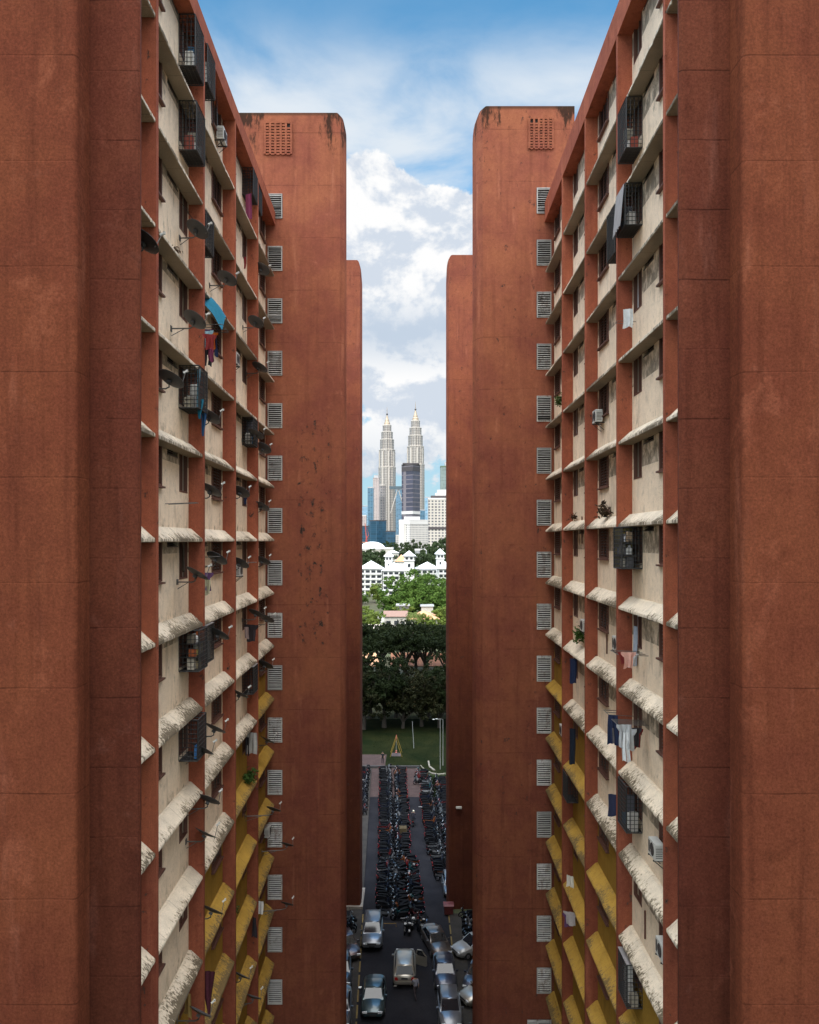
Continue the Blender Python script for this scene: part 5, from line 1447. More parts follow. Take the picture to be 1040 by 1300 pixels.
# ------------------------------------------------------------------ trees
BARK = plain('bark', (.045,.035,.027), .95, var=.4)
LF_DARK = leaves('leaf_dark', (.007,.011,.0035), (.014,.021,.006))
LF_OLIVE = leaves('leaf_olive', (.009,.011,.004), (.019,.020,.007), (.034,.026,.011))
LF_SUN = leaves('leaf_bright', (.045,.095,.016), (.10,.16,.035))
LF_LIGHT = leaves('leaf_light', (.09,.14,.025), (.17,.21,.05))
def tree_meshes(seed, h, rad, base, leaf, n, mat, shape='round', limbs=9):
    rng = random.Random(seed); tm = MB(); cm_ = MB()
    fork = h*base*.85
    tr_ = h*.022+.08
    tm.tube([(0,0,-.1),(rng.uniform(-.1,.1),0,fork*.5),(rng.uniform(-.2,.2),rng.uniform(-.2,.2),fork)], [tr_*1.3,tr_,tr_*.85], 9)
    tips = []
    for i in range(limbs):
        a = 2*math.pi*(i+rng.uniform(-.3,.3))/limbs; q = rng.uniform(.35,1.0)
        if shape == 'umbrella': tip = Vector((rad*q*math.cos(a), rad*q*math.sin(a), h*(.93-.20*q*q)+rng.uniform(-.06,.03)*h))
        else:
            zz = rng.uniform(base, .93); rr_ = rad*math.sqrt(max(.06, 1-((zz-(base+1)*.47)/((1-base)*.62))**2))*rng.uniform(.55,.95)
            tip = Vector((rr_*math.cos(a), rr_*math.sin(a), h*zz))
        st = Vector((0,0,fork*rng.uniform(.75,1.0))); midp = st.lerp(tip, .5)+Vector((0,0,h*.05))
        tm.tube([st, midp, tip], [tr_*.55, tr_*.33, tr_*.10], 6); tips.append(tip)
        for k in range(2):
            t2 = midp + Vector((rng.gauss(0,1), rng.gauss(0,1), rng.uniform(.1,.8))).normalized()*rad*.45
            if shape == 'umbrella': t2.z = min(t2.z, h*.96)
            tm.tube([midp, t2], [tr_*.22, tr_*.06], 5); tips.append(t2)
    tips.append(Vector((0,0,h*.93)))
    cl = []
    for tp in tips:
        for k in range(5):
            s_ = (.20, .20, .07) if shape == 'umbrella' else (.19,.19,.13)
            cl.append((tp + Vector((rng.gauss(0,s_[0]*rad), rng.gauss(0,s_[1]*rad), rng.gauss(0,s_[2]*rad))), rad*rng.uniform(.10,.20)))
    for j in range(n):
        c, r_ = cl[rng.randrange(len(cl))]
        d_ = Vector((rng.gauss(0,1), rng.gauss(0,1), rng.gauss(0,.62))); d_.normalize()
        q = c + d_*r_*rng.uniform(.55,1.05)*(1 if shape != 'umbrella' else 1)
        if shape == 'umbrella': q.z = c.z + (q.z-c.z)*.5
        nrm = (d_ + Vector((rng.gauss(0,.5), rng.gauss(0,.5), .5+rng.gauss(0,.4)))).normalized()
        a = nrm.cross(Vector((rng.gauss(0,1), rng.gauss(0,1), rng.gauss(0,1)))).normalized(); e = nrm.cross(a)
        l_ = leaf*rng.uniform(.6,1.3)
        cm_.add([q-a*l_, q+e*l_*.55-nrm*l_*.2, q+a*l_, q-e*l_*.55-nrm*l_*.2], [(0,1,2,3)])
    return tm.mesh('trunk', [BARK], smooth=60), cm_.mesh('crown', [mat], recalc=False)
def tree(ms, loc, rz, s_, label, group=None, name='tree', sz=None):
    th = thing(name, loc, label, 'tree', group, rz); th.scale = (s_, s_, sz or s_)
    link('trunk', ms[0], th); link('crown', ms[1], th); return th
rng = random.Random(31)
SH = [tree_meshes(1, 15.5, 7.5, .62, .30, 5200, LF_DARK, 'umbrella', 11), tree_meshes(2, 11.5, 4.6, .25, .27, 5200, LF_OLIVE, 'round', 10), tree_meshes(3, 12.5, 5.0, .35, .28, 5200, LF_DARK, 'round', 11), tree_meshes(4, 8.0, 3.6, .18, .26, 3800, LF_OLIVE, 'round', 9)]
GT = 'shaded trees behind the garden'
# front file of bushy trees
spots = [(1,-8.2,141.5,.95),(2,-4.6,143,1.0),(3,-1.2,142.5,1.05),(1,2.2,144,.86),(3,5.4,143,1.1),(2,8.2,144,.95),(1,-12,144,1.0),(3,12,145,1.1),(2,-17,146,1.05),(1,17,146,1.0),
         (2,-7.5,150,1.02),(1,-2.6,151,1.02),(3,3.6,150.5,1.15),(2,7.6,152,.98)]
for i, (k, x, y, s_) in enumerate(spots):
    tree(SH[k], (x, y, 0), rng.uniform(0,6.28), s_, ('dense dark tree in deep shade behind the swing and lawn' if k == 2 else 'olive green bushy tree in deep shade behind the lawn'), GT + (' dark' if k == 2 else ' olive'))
# spreading rain trees behind, flat layered crowns
for i, (x, y, s_) in enumerate([(-9.5,163,1.07),(-1.0,166,1.10),(8.0,162,1.05),(15,170,1.08),(-19,168,1.1),(3.5,173,1.02),(-6.5,177,1.0),(10,179,.98),(1.5,181,.96),(-13,180,1.0)]):
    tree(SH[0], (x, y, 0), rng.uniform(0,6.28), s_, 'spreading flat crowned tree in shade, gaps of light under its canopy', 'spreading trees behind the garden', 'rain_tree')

# red tiled roofs glimpsed below the canopy
TILE = plain('roof_tile', (.20,.08,.04), .85, var=.35, scale=1.2); TILE2 = plain('roof_tile_pale', (.50,.27,.15), .85, var=.3, scale=1.0)
WHT = plain('white_render', (.64,.635,.62), .8, var=.12, scale=.3); OFFW = plain('off_white_render', (.46,.44,.40), .8, var=.2, scale=.3)
WIND = glassy('window_dark', (.035,.04,.05), .2); ROOFG = plain('roof_pale_grey', (.58,.60,.63), .6, var=.12, scale=.2)
def gable(mb, x0, x1, y0, y1, z0, z1, along='x', ov=.5, th_=.18):
    if along == 'x':
        ym = (y0+y1)/2
        for ya, yb, za, zb in ((y0-ov, ym, z0, z1), (ym, y1+ov, z1, z0)):
            mb.prism([(ya, za),(yb, zb),(yb, zb+th_),(ya, za+th_)], x0-ov, x1+ov, lambda p, q, a: (a, p, q))
    else:
        xm = (x0+x1)/2
        for xa, xb, za, zb in ((x0-ov, xm, z0, z1), (xm, x1+ov, z1, z0)):
            mb.prism([(xa, za),(xb, zb),(xb, zb+th_),(xa, za+th_)], y0-ov, y1+ov, lambda p, q, a: (p, a, q))
def hip(mb, x0, x1, y0, y1, z0, z1, ov=.8):
    x0, x1, y0, y1 = x0-ov, x1+ov, y0-ov, y1+ov
    w, d_ = x1-x0, y1-y0; r_ = min(w, d_)/2
    if w >= d_: a, b_ = (x0+r_, (y0+y1)/2, z1), (x1-r_-.01, (y0+y1)/2, z1)
    else: a, b_ = ((x0+x1)/2, y0+r_, z1), ((x0+x1)/2, y1-r_-.01, z1)
    V = [(x0,y0,z0),(x1,y0,z0),(x1,y1,z0),(x0,y1,z0), a, b_]
    F = [(0,1,5,4),(1,2,5),(2,3,4,5),(3,0,4),(3,2,1,0)] if w >= d_ else [(0,1,4),(1,2,5,4),(2,3,5),(3,0,4,5),(3,2,1,0)]
    mb.add(V, F)
def house(name, x0, x1, y0, y1, hw, hr, wall, roofm, label, wins=(), along='x', style='gable', cat='house', zbase=0):
    th = thing(name, ((x0+x1)/2, (y0+y1)/2, zbase), label, cat)
    cx, cy = (x0+x1)/2, (y0+y1)/2; a, b_, c_, d_ = x0-cx, x1-cx, y0-cy, y1-cy
    mb = MB(); mb.box(a, b_, c_, d_, 0, hw)
    if style == 'gable':
        if along == 'x': mb.prism([(c_, hw+.001),(d_, hw+.001),((c_+d_)/2, hw+hr)], a, b_, lambda p, q, r_: (r_, p, q))
        else: mb.prism([(a, hw+.001),(b_, hw+.001),((a+b_)/2, hw+hr)], c_, d_, lambda p, q, r_: (p, r_, q))
    mb.build('wall', [wall], th)
    r_ = MB()
    if style == 'gable': gable(r_, a, b_, c_, d_, hw-.05, hw+hr, along)
    elif style == 'hip': hip(r_, a, b_, c_, d_, hw+.02, hw+hr)
    else: r_.box(a-.4, b_+.4, c_-.4, d_+.4, hw+.01, hw+hr)
    r_.build('roof', [roofm], th)
    for wx, wz, ww, wh in wins:
        w_ = MB().box(wx-ww/2, wx+ww/2, c_-.03, c_+.02, wz-wh/2, wz+wh/2).build('window', [WIND], th)
        MB().box(wx-ww/2-.08, wx+ww/2+.08, c_-.12, c_-.035, wz-wh/2-.14, wz-wh/2-.02).build('sill', [wall], w_)
    return th
house('house', -4, 14, 186, 196, 4.3, 2.3, OFFW, TILE, 'long low house under a dull red roof, glimpsed below the tree canopy', [(-6,2.4,1.4,1.2),(0,2.4,1.4,1.2),(5,2.4,1.4,1.2)])
house('house', -20, -7, 188, 198, 4.0, 2.2, OFFW, TILE2, 'low house with pale tiled roof behind the trees on the left', [(-3,2.2,1.4,1.2),(2,2.2,1.4,1.2)])
def X(u, D): return (u-520)/1000*D
def Z(v, D): return CAM_Z-(v-686)/1000*D
# bungalow in the sun
D = 300
house('bungalow', X(488,D), X(516,D), D, D+14, Z(783,D), 1.5, OFFW, plain('tin_roof_red', (.22,.13,.10), .7, var=.3), 'sunlit bungalow with weathered reddish roof in front of the white flats', [(-2.6,2.6,1.7,1.5),(.4,2.6,1.7,1.5),(3.0,1.6,1.2,3)], 'x', 'gable')
house('roof_house', X(521,D), X(556,D), D+3, D+16, Z(787,D), Z(778,D)-Z(787,D), OFFW, TILE2, 'house with broad orange tiled hip roof right of the bungalow', [(-3,1.6,1.4,1.3),(2.5,1.6,1.4,1.3)], 'x', 'hip')
house('shed', X(536,D), X(552,D), D+20, D+28, Z(776,D), .5, OFFW, plain('shed_roof', (.35,.37,.38), .6), 'grey flat roofed shed behind the orange roof', (), 'x', 'flat', 'shed')
house('water_tank_block', X(503,D), X(519,D), D+16, D+24, Z(774,D), .4, plain('tank_grey', (.16,.16,.17), .7), plain('tank_top', (.3,.3,.31), .7), 'dark grey flat block standing behind the bungalow roof', (), 'x', 'flat', 'outbuilding')
tag(MB().box(X(459,D), X(487,D), D+22, D+22.3, 0, 3.0).build('garden_wall', [WHT], None, (0,0,0)), 'long white garden wall left of the bungalow', 'wall')
house('low_house', X(462,D), X(487,D), D-18, D-8, 2.2, 1.0, OFFW, plain('pale_roof', (.42,.36,.32), .8), 'low house with pale roof at the foot of the left palm', (), 'x', 'gable')

# white flats with hipped turrets
def flats(x0, x1, y0, dep, h, hr, label, nf, cols, style='hip', bal=True):
    th = thing('block_of_flats', ((x0+x1)/2, y0+dep/2, 0), label, 'block of flats')
    w = x1-x0; a, b_ = -w/2, w/2; c_, d_ = -dep/2, dep/2
    MB().box(a, b_, c_, d_, 0, h).build('wall', [WHT], th)
    r_ = MB()
    if style == 'hip': hip(r_, a, b_, c_, d_, h+.02, h+hr, .9)
    elif style == 'front':
        gable(r_, a, b_, c_, d_, h, h+hr, 'y', .7, .25)
        MB().prism([(a, h+.002),(b_, h+.002),(0, h+hr-.1)], c_+.3, d_-.3, lambda p, q, s_: (p, s_, q)).build('gable', [WHT], th)
    r_.build('roof', [ROOFG], th)
    fh = (h-1.0)/nf; cw = w/cols
    for f in range(nf):
        for k in range(cols):
            x = a+cw*(k+.5); z = .6+fh*f
            g = MB().box(x-cw*.36, x+cw*.36, c_-.05, c_+.02, z+fh*.28, z+fh*.84).build('window', [WIND], th)
            if bal:
                bm_ = MB().box(x-cw*.42, x+cw*.42, c_-.9, c_-.06, z+fh*.02, z+fh*.08); bm_.box(x-cw*.42, x+cw*.42, c_-.9, c_-.84, z+fh*.081, z+fh*.34)
                bm_.build('balcony', [WHT], g)
    return th
D = 480
fl = flats(X(456,D), X(485,D), D, 16, Z(722,D), Z(712,D)-Z(722,D), 'white flats with balconies at the left end, under a pale hipped roof', 5, 4)
flats(X(486.5,D), X(514,D), D-6, 18, Z(724,D), Z(714,D)-Z(724,D), 'white flats with pale roof in the middle, partly behind the big tree', 5, 4)
flats(X(528.5,D), X(558,D), D+6, 18, Z(723,D), Z(714,D)-Z(723,D), 'white flats with wide pale roof on the right, behind the big tree', 5, 4)
flats(X(557,D-25), X(575,D-25), D-25, 14, Z(722,D-25), 4, 'white flats at the far right edge beside the rear tower', 6, 3)
def turret(u0, u1, v0, vt, D, label, dep=11):
    th = thing('stair_turret', ((X(u0,D)+X(u1,D))/2, D+dep/2, 0), label, 'turret')
    w = X(u1,D)-X(u0,D); h = Z(v0,D)
    MB().box(-w/2, w/2, -dep/2, dep/2, 0, h).build('wall', [WHT], th)
    MB().box(-w/2-.5, w/2+.5, -dep/2-.5, dep/2+.5, h-2.9, h-2.6).build('cornice', [WHT], th)
    r_ = MB(); hip(r_, -w/2, w/2, -dep/2, dep/2, h+.02, Z(vt,D), 1.0); r_.build('roof', [ROOFG], th)
    for k in (-1, 1):
        MB().box(k*w*.22-w*.13, k*w*.22+w*.13, -dep/2-.05, -dep/2+.02, h-2.1, h-.6).build('window', [WIND], th)
    MB().box(-w*.12, w*.12, -dep/2-.05, -dep/2+.02, h-6.6, h-4.6).build('window', [WIND], th)
turret(489, 498, 706.5, 700, 485, 'white stair turret with pyramid roof on the left of the flats')
turret(513, 526, 706, 699, 470, 'tallest white stair turret with pyramid roof, in the middle of the flats')
turret(554.5, 564, 703.5, 696.5, 470, 'white stair turret with pyramid roof at the right, beside the rear tower')
house('tiled_house', X(503,560), X(516,560), 560, 575, Z(713,560), 5, WHT, TILE2, 'house with orange tiled roof behind the white flats', (), 'x', 'hip')
house('low_block', X(478,440), X(489,440), 440, 450, Z(752,440), .6, WHT, ROOFG, 'low white flat roofed block at the foot of the left flats', [(0,2,2,1.5)], 'x', 'flat', 'building')

# sunlit trees
SU = [tree_meshes(11, 20, 11.5, .20, .62, 7000, LF_SUN, 'round', 14), tree_meshes(12, 14, 7.5, .22, .55, 4500, LF_SUN, 'round', 11), tree_meshes(13, 11, 6.0, .15, .5, 3500, LF_LIGHT, 'round', 9)]
for k, u, vt, D, lb in ((0,524,728,335,'largest sunlit tree, a broad bright green crown in front of the white flats'), (0,546,734,352,'broad sunlit tree joining the largest crown on its right'), (1,556,746,330,'bright green tree by the rear tower, right of the broad crowns'), (1,500,744,340,'bright green tree at the left flank of the largest crown'), (1,566,735,390,'bright green tree rising beside the right flats'),
        (2,562,772,308,'yellow green bush like tree at the right edge near the orange roof'), (2,512,768,318,'yellow green tree low in front of the largest crown'), (2,465,771,312,'yellow green low tree at the left edge above the shade'), (2,476,778,290,'yellow green low tree beside the left palm'), (1,461,752,420,'bright green tree at the foot of the left flats'), (2,480,742,430,'small green tree between the left and middle flats'), (2,536,780,296,'yellow green shrub tree beside the palm in front of the orange roof'), (2,553,786,285,'yellow green shrub tree at the shade line on the right')):
    h = (20, 14, 11)[k]; z = Z(vt, D); s_ = z/(h*1.0)
    tree(SU[k], (X(u,D), D, 0), rng.uniform(0,6.28), s_ if k else max(s_, .9), lb, 'sunlit trees', sz=s_)
FARL = leaves('leaf_far', (.028,.045,.020), (.05,.07,.03))
FT = [tree_meshes(21, 15, 9, .12, .9, 3200, FARL, 'round', 10), tree_meshes(22, 13, 8, .10, .85, 3000, FARL, 'round', 9)]
i = 0
for u, vt, D in ((461,703,620),(467,705,600),(474,703,640),(481,704,610),(456,702,640),(487,709,580),(535,705,560),(541,703,600),(547,706,570),(549,700,640),(556,692,760),(561,688,800),(566,686,820),(552,695,720),(571,690,780),(480,692,1150),(486,691,1200),(493,690,1250),(500,690,1240),(507,692,1200),(516,690,1250),(522,688,1280),(528,691,1200),(536,691,1200),(543,692,1150),(508,705,600),(472,698,900)):
    z = Z(vt, D); k = i % 2; i += 1; s_ = z/(15 if k == 0 else 13)
    tree(FT[k], (X(u,D), D, 0), rng.uniform(0,6.28), s_*.9 if D < 700 else max(s_*.7,.8), 'distant dark green tree between the flats and the high-rises', 'distant trees', sz=s_)
# palms
PALM = leaves('palm_leaf', (.07,.10,.025), (.13,.16,.045))
def palm(x, y, h, rad, label, seed):
    rg = random.Random(seed); th = thing('palm_tree', (x, y, 0), label, 'palm tree')
    MB().tube([(0,0,0),(.2,0,h*.5),(.1,0,h)], [.28,.20,.16], 8).build('trunk', [BARK], th, smooth=60)
    mb = MB()
    for k in range(17):
        a = 2*math.pi*k/17+rg.uniform(-.15,.15); up = rg.uniform(-.1,1.0); pts = []
        for j in range(9):
            q = j/8; r_ = rad*q*(1-.12*q); z = h + rad*(up*q*.9 - (.75+up*.35)*q*q)
            pts.append(Vector((.1+r_*math.cos(a), r_*math.sin(a), z)))
        for j in range(8):
            d_ = (pts[j+1]-pts[j]).normalized(); sd = d_.cross(Vector((0,0,1))).normalized()
            for sg in (-1, 1):
                for m_ in range(3):
                    p0 = pts[j].lerp(pts[j+1], m_/3); l_ = rad*.30*(1-.55*abs(j/8-.4))
                    tip = p0 + sd*sg*l_ + d_*l_*.5 - Vector((0,0,l_*.35)); mb.add([p0, p0+d_*rad*.045, tip], [(0,1,2)])
    mb.build('fronds', [PALM], th, recalc=False)
palm(X(525,285), 285, Z(779,285), 3.6, 'palm tree in front of the bungalow roof', 1)
palm(X(473,300), 300, Z(779,300), 3.2, 'palm tree at the left edge above the shaded canopy', 2)

# ------------------------------------------------------------------ the skyline
STEEL = newmat('tower_steel'); m_steel, t, b = STEEL
co = t.n('TexCoord').outputs['Object']; x, y, z = t.sep(co)
band = t.math('LESS_THAN', t.math('FRACT', t.math('DIVIDE', z, 8.0)), .5)
ang = t.math('ARCTAN2', y, x)
rib = t.math('LESS_THAN', t.math('FRACT', t.math('MULTIPLY', ang, 16/(2*math.pi))), .42)
c = t.mix(t.math('MULTIPLY', band, .55), (.38,.345,.315), (.22,.20,.19))  # pale, flat tones put distance haze into the colour
c = t.mix(t.math('MULTIPLY', rib, .55), c, (.12,.115,.125))
t.set(b.inputs['Base Color'], c); b.inputs['Metallic'].default_value = .15; b.inputs['Roughness'].default_value = .42
m_trim = plain('tower_trim', (.46,.42,.385), .5, 0, scale=.02); m_gold = plain('spire_metal', (.34,.27,.20), .45, .2, scale=.02)
def twin(x, y, s_, label):
    th = thing('skyscraper', (x, y, 0), label, 'skyscraper'); th.scale = (s_, s_, s_)
    lob = lambda a: 1 - .075*(1-abs(math.cos(8*a))) + (.05 if int((a/(2*math.pi))*16+.5) % 2 == 0 else 0)
    tiers = [(26.5, 0, 268), (24.3, 268, 324), (21.3, 324, 357), (17.6, 357, 381), (13.2, 381, 403)]
    for i, (r_, z0, z1) in enumerate(tiers):
        MB().lathe([(r_, z0+.01), (r_, z1-3)], 64, lob=lob).build('tier', [m_steel], th)
        MB().lathe([(r_*1.03, z1-2.99), (r_*1.035, z1-.5), (r_*.97, z1)], 48, lob=lob).build('cornice', [m_trim], th)
    for k in range(8):
        a = 2*math.pi*k/8+.2
        MB().prism([(-2.6,-2),(2.6,-2),(2.6,2),(-2.6,2)], 0, 318, lambda p, q, r_: ((24.6+q)*math.cos(a)-p*math.sin(a), (24.6+q)*math.sin(a)+p*math.cos(a), r_)).build('rib', [m_trim], th)
    MB().lathe([(11, 403.01), (10, 406), (9.6, 410), (7.2, 413), (6.8, 418), (4.5, 422), (3.6, 428), (1.6, 434)], 24).build('crown', [m_gold], th, smooth=30)
    MB().lathe([(.2, 434.0), (2.2, 435), (3.2, 437.5), (2.2, 440), (.2, 441)], 14).build('ball', [plain('spire_ball', (.08,.07,.07), .4, .5)], th, smooth=60)
    MB().lathe([(1.0, 441.01), (.7, 452), (.25, 462)], 8).build('pinnacle', [m_gold], th)
    return th
twin(X(491.5,2520), 2520, 1.0, 'left of the two tapering tiered skyscrapers with spires')
twin(X(527.6,2400), 2400, .99, 'right of the two tapering tiered skyscrapers with spires')
def hr(name, u0, u1, vt, D, dep, mat, label, roofm=None, cap=None, facets=None, rot=0):
    x0, x1 = X(u0,D), X(u1,D); h = Z(vt, D); th = thing(name, ((x0+x1)/2, D, 0), label, 'high-rise', rz=R(rot))
    w = x1-x0
    poly = facets(w, dep) if facets else [(-w/2,0),(w/2,0),(w/2,dep),(-w/2,dep)]
    MB().prism(poly, 0, h, lambda p, q, a: (p, q, a)).build('facade', [mat], th)
    cx = sum(p for p, q in poly)/len(poly); cy = sum(q for p, q in poly)/len(poly)
    MB().prism([(cx+(p-cx)*1.02, cy+(q-cy)*1.02) for p, q in poly], h+.01, h+h*.012+1.0, lambda p, q, a: (p, q, a)).build('parapet', [roofm or m_pl], th)
    if cap:
        for (f0, f1, z0, z1, m_) in cap: MB().box(-w/2+w*f0, -w/2+w*f1, dep*.15, dep*.8, h+z0+h*.012+1.02, h+z1+h*.012+1.0).build('roof_plant', [m_], th)
    return th
m_pl = plain('plant_room_grey', (.38,.38,.40), .7, var=.1, scale=.02)
g_blue = gridwin('glass_blue', (.12,.20,.27), (.045,.12,.19), 6, 4, .85, .8); g_dblue = gridwin('glass_dark_blue', (.03,.075,.12), (.012,.05,.09), 5, 4, .9, .85)
g_sky = gridwin('glass_sky', (.30,.42,.52), (.16,.29,.42), 6, 4, .85, .8); g_pink = gridwin('stone_pink', (.40,.34,.33), (.20,.18,.20), 5, 4, .5, .5)
g_dark = gridwin('glass_plum', (.17,.15,.17), (.06,.058,.085), 5.5, 10, .88, .82, nz=.2); g_white = gridwin('office_white', (.56,.53,.50), (.23,.22,.23), 3.6, 3.6, .6, .5, nz=.2)
g_hotel = gridwin('hotel_grid', (.48,.44,.40), (.10,.10,.115), 5.2, 4.4, .56, .55, nz=.3); g_sage = gridwin('glass_sage', (.22,.27,.26), (.12,.16,.165), 5, 4, .7, .6); g_cyl = gridwin('annex_steel', (.27,.25,.25), (.13,.13,.15), 7, 8, .5, .5)
m_whitecap = plain('white_cap', (.60,.58,.57), .6, var=.05, scale=.02); m_dk = plain('dark_cap', (.06,.05,.055), .6, scale=.02)
# right twin's neighbour in front: a two-faced dark office tower with a white base band
Dk = 1750
th = hr('high_rise', 510, 533.5, 591, Dk, 40, g_dark, 'dark plum glass tower with two facets in front of the right spired skyscraper', m_dk, [(.05,.95,.0,3,m_dk)], lambda w, d_: [(-w/2, 14),(.10*w, -8),(w/2, 16),(w/2, 50),(-w/2, 50)])
h = Z(651, Dk)
w = X(533.5,Dk)-X(510,Dk)
MB().prism([(-w*.51, 13.6),(.10*w, -8.8),(w*.51, 15.6),(w*.51, 50.4),(-w*.51, 50.4)], h-3, h+3.5, lambda p, q, a: (p, q, a)).build('white_band', [m_whitecap], th)
MB().prism([(-w*.508, 13.7),(.10*w, -8.6),(w*.508, 15.7),(w*.508, 50.3),(-w*.508, 50.3)], Z(598,Dk), Z(592.5,Dk), lambda p, q, a: (p, q, a)).build('dark_band', [m_dk], th)
# white office block with a bright narrow end
Dk = 1300
th = hr('high_rise', 506.8, 543.5, 661, Dk, 40, g_white, 'broad white office block with a bright blank end wall, below the dark tower', m_whitecap, [(.18,.72,0,5.0,m_whitecap)], lambda w, d_: [(-w/2, 6),(-w*.14, -6),(w/2, 10),(w/2, 46),(-w/2, 40)])
w = X(543.5,Dk)-X(506.8,Dk)
MB().prism([(-w*.505, 5.6),(-w*.33, -.6),(-w*.33, 4),(-w*.505, 9)], 0, Z(660,Dk), lambda p, q, a: (p, q, a)).build('end_wall', [m_whitecap], th)
MB().prism([(-w*.22, -3.4),(-w*.12, -6.6),(-w*.10, -3.0),(-w*.2, 2)], 0, Z(660.5,Dk), lambda p, q, a: (p, q, a)).build('end_wall', [m_whitecap], th)
MB().prism([(-w*.508, 5.4),(-w*.14, -6.5),(w*.508, 9.6),(w*.508, 12),(-w*.14, -3),(-w*.508, 8)], Z(665.5,Dk), Z(661.2,Dk), lambda p, q, a: (p, q, a)).build('crown_band', [m_whitecap], th)
MB().prism([(w*.14, 1.2),(w*.17, 2.2),(w*.17, 4),(w*.14, 4)], 0, Z(664,Dk), lambda p, q, a: (p, q, a)).build('pier', [m_whitecap], th)
# hotel slab
Dk = 1200
th = hr('high_rise', 544, 578, 634, Dk, 34, g_hotel, 'pale hotel slab with a grid of small windows beside the right rear tower', m_whitecap, [(.10,.9,0,4,m_dk),(.26,.95,4.02,8,m_whitecap),(.34,.9,8.02,13,m_whitecap)])
MB().box(-(X(578,Dk)-X(544,Dk))/2-.1, (X(578,Dk)-X(544,Dk))/2, -.6, -.02, Z(672,Dk), Z(669,Dk)).build('service_band', [m_dk], th)
hr('high_rise', 559.5, 575, 593, 2300, 40, g_sage, 'slim grey green tower behind the hotel slab', plain('green_cap', (.10,.15,.10), .7, scale=.02), [(.35,.6,0,12,m_pl)])
hr('high_rise', 540, 546, 632, 2100, 25, g_sky, 'narrow pale blue tower left of the hotel slab', m_pl)
hr('high_rise', 533, 540, 648, 2250, 25, g_blue, 'narrow blue glass block between the dark tower and the hotel', m_pl)
hr('high_rise', 500.5, 511.5, 621.5, 2650, 40, g_sky, 'sky blue glass tower seen between the two spired skyscrapers', m_pl, [(.1,.9,0,6,m_pl)])
# bridge joining the pair
th = thing('skybridge', (X(505.5,2460), 2460, 0), 'skybridge joining the two spired skyscrapers', 'skybridge')
w = X(516,2460)-X(494,2460)
zb = Z(621,2460); MB().box(-w/2, w/2, -4, 4, zb, zb+9).build('deck', [plain('bridge_steel', (.10,.14,.17), .4, .4, scale=.02)], th)
for s_ in (-1, 1): MB().tube([(s_*w*.42, 0, zb-75), (s_*1.5, 0, zb-1)], 1.6, 8).build('strut', [m_trim], th)
hr('high_rise', 473.6, 481.5, 608, 2300, 30, g_pink, 'pinkish stone tower left of the left spired skyscraper', plain('pink_cap', (.30,.25,.25), .6, scale=.02), [(.15,.85,0,8,m_pl)])
th = thing('high_rise', (X(485,2380), 2380, 0), 'round steel annex tower at the foot of the left spired skyscraper', 'high-rise')
MB().lathe([(11.5,0),(11.5,Z(616,2380)-2)], 32, lob=lambda a: 1-.06*(1-abs(math.cos(8*a)))).build('facade', [g_cyl], th); MB().lathe([(11.8,Z(616,2380)-1.99),(11.8,Z(616,2380)),(8,Z(616,2380)+1)], 32).build('cornice', [m_trim], th)
hr('high_rise', 466.8, 474, 619.5, 2100, 30, g_blue, 'slim blue glass tower near the left rear tower', m_pl)
hr('high_rise', 458, 467, 643, 2600, 30, g_sky, 'hazy pale blue block at the left edge of the skyline', m_pl)
hr('high_rise', 455, 465, 655, 2000, 25, g_pink, 'small pale block low at the left edge of the skyline', m_whitecap)
hr('high_rise', 469, 490, 661.5, 1450, 35, g_dblue, 'broad dark blue glass block below the left spired skyscraper', m_dk, None, lambda w, d_: [(-w/2, 4),(-.02*w, -4),(w/2, 4),(w/2, 35),(-w/2, 35)])
hr('high_rise', 489.8, 502, 675, 1400, 30, g_dblue, 'lower dark blue glass block at the foot of the skyscrapers', m_dk)
hr('high_rise', 455, 469.2, 668.5, 1600, 30, g_dblue, 'dark blue glass block behind the red crane', m_dk)
hr('high_rise', 501, 507.5, 680, 1500, 20, g_white, 'small white block beside the broad white office', m_whitecap)
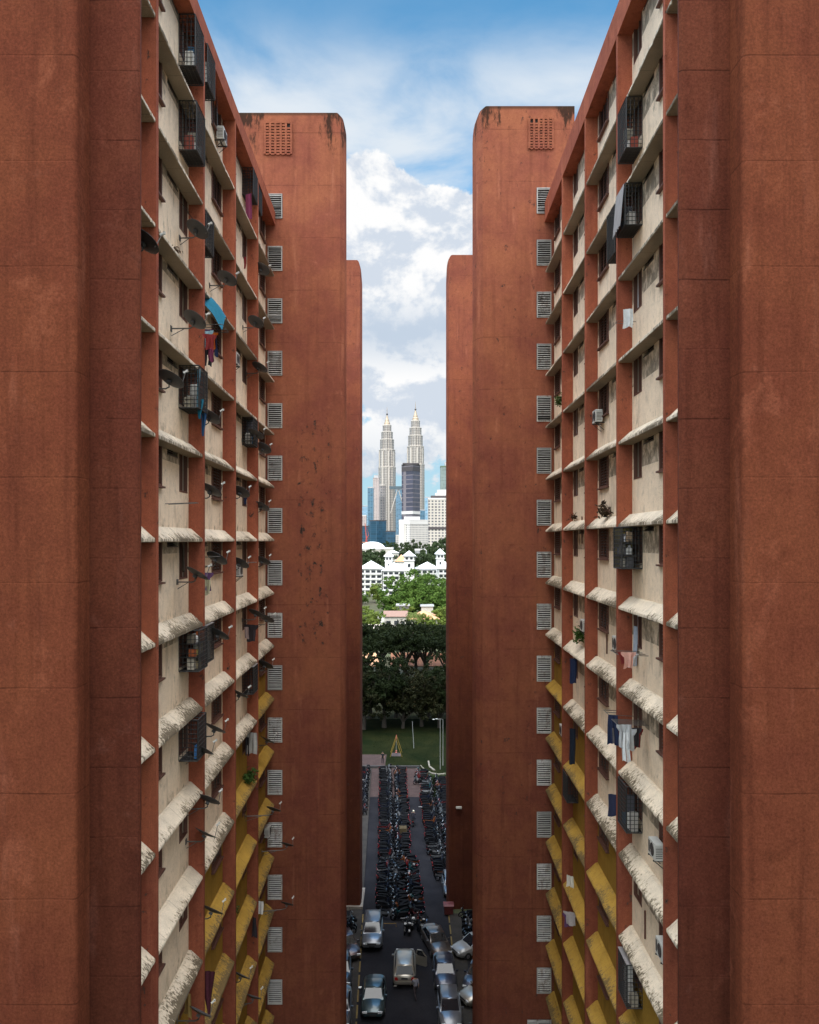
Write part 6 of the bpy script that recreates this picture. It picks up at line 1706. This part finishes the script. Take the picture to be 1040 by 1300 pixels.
# crane on its site
Dk = 1350
th = thing('tower_crane', (X(465.3,Dk), Dk, 0), 'red tower crane in front of the dark blue glass block', 'crane')
cr = plain('crane_red', (.50,.07,.04), .6, scale=.1); hC = Z(684,Dk)
mb = MB()
for px_, py_ in ((-1,-1),(1,-1),(1,1),(-1,1)): mb.tube([(px_,py_,0),(px_,py_,hC)], .3, 4)
for k in range(int(hC/3)): mb.tube([(-1,-1,k*3),(1,-1,k*3+3)], .18, 4); mb.tube([(1,1,k*3),(-1,1,k*3+3)], .18, 4)
mb.build('mast', [cr], th)
mb = MB(); mb.tube([(0,0,hC),(-2.5,0,hC+27)], [.8,.35], 5).tube([(0,0,hC),(4,0,hC+7)], .4, 5).tube([(4,0,hC+7),(-2.5,0,hC+27)], .15, 4); mb.build('jib', [cr], th)
MB().box(2,5,-1,1,hC-.5,hC+1.5).build('counterweight', [m_dk], th)
th = thing('site_building', (X(467.5,1330), 1330, 0), 'unfinished orange floor slabs at the foot of the red crane', 'building site')
w = X(478,1330)-X(458,1330)
for k in range(3): MB().box(-w/2, w/2, 0, 20, Z(689,1330)-k*4, Z(689,1330)-k*4+1.2).build('floor_slab', [plain('site_orange', (.42,.20,.12), .8, scale=.05)] , th)
MB().box(-w/2+2, w/2-2, 2, 18, 0, Z(689,1330)-8.5).build('core', [m_pl], th)
# domed white hall
Dk = 1000
th = thing('domed_hall', (X(472,Dk), Dk+16, 0), 'white hall with a shallow domed roof at the left, under the crane', 'hall')
rr_ = X(489,Dk)-X(472,Dk); zr = Z(697.5,Dk); zt_ = Z(688,Dk)
MB().lathe([(rr_*.97, 0), (rr_*.97, zr)], 40).build('wall', [OFFW], th)
MB().lathe([(rr_, zr+.01)] + [(rr_*math.cos(a), zr+.3+(zt_-zr)*math.sin(a)) for a in [R(q) for q in (8,20,35,50,65,80)]] + [(.1, zt_+.3)], 40).build('dome_roof', [plain('dome_white', (.62,.62,.63), .6, var=.05, scale=.05)], th, smooth=40)
house('hall_annex', X(486,Dk), X(499,Dk), Dk, Dk+20, Z(697,Dk), 2.0, OFFW, m_whitecap, 'long low white roof right of the domed hall', (), 'x', 'flat', 'hall')
house('hall_annex', X(527,980), X(542,980), 980, 1000, Z(699,980), 2.0, plain('grey_hall', (.3,.31,.33), .7), m_whitecap, 'low grey white roof below the broad white office', (), 'x', 'flat', 'hall')
house('tiled_house', X(492,800), X(506,800), 800, 812, Z(702,800), 3, OFFW, ROOFG, 'pale roofed house between the domed hall and the turrets', (), 'x', 'hip')
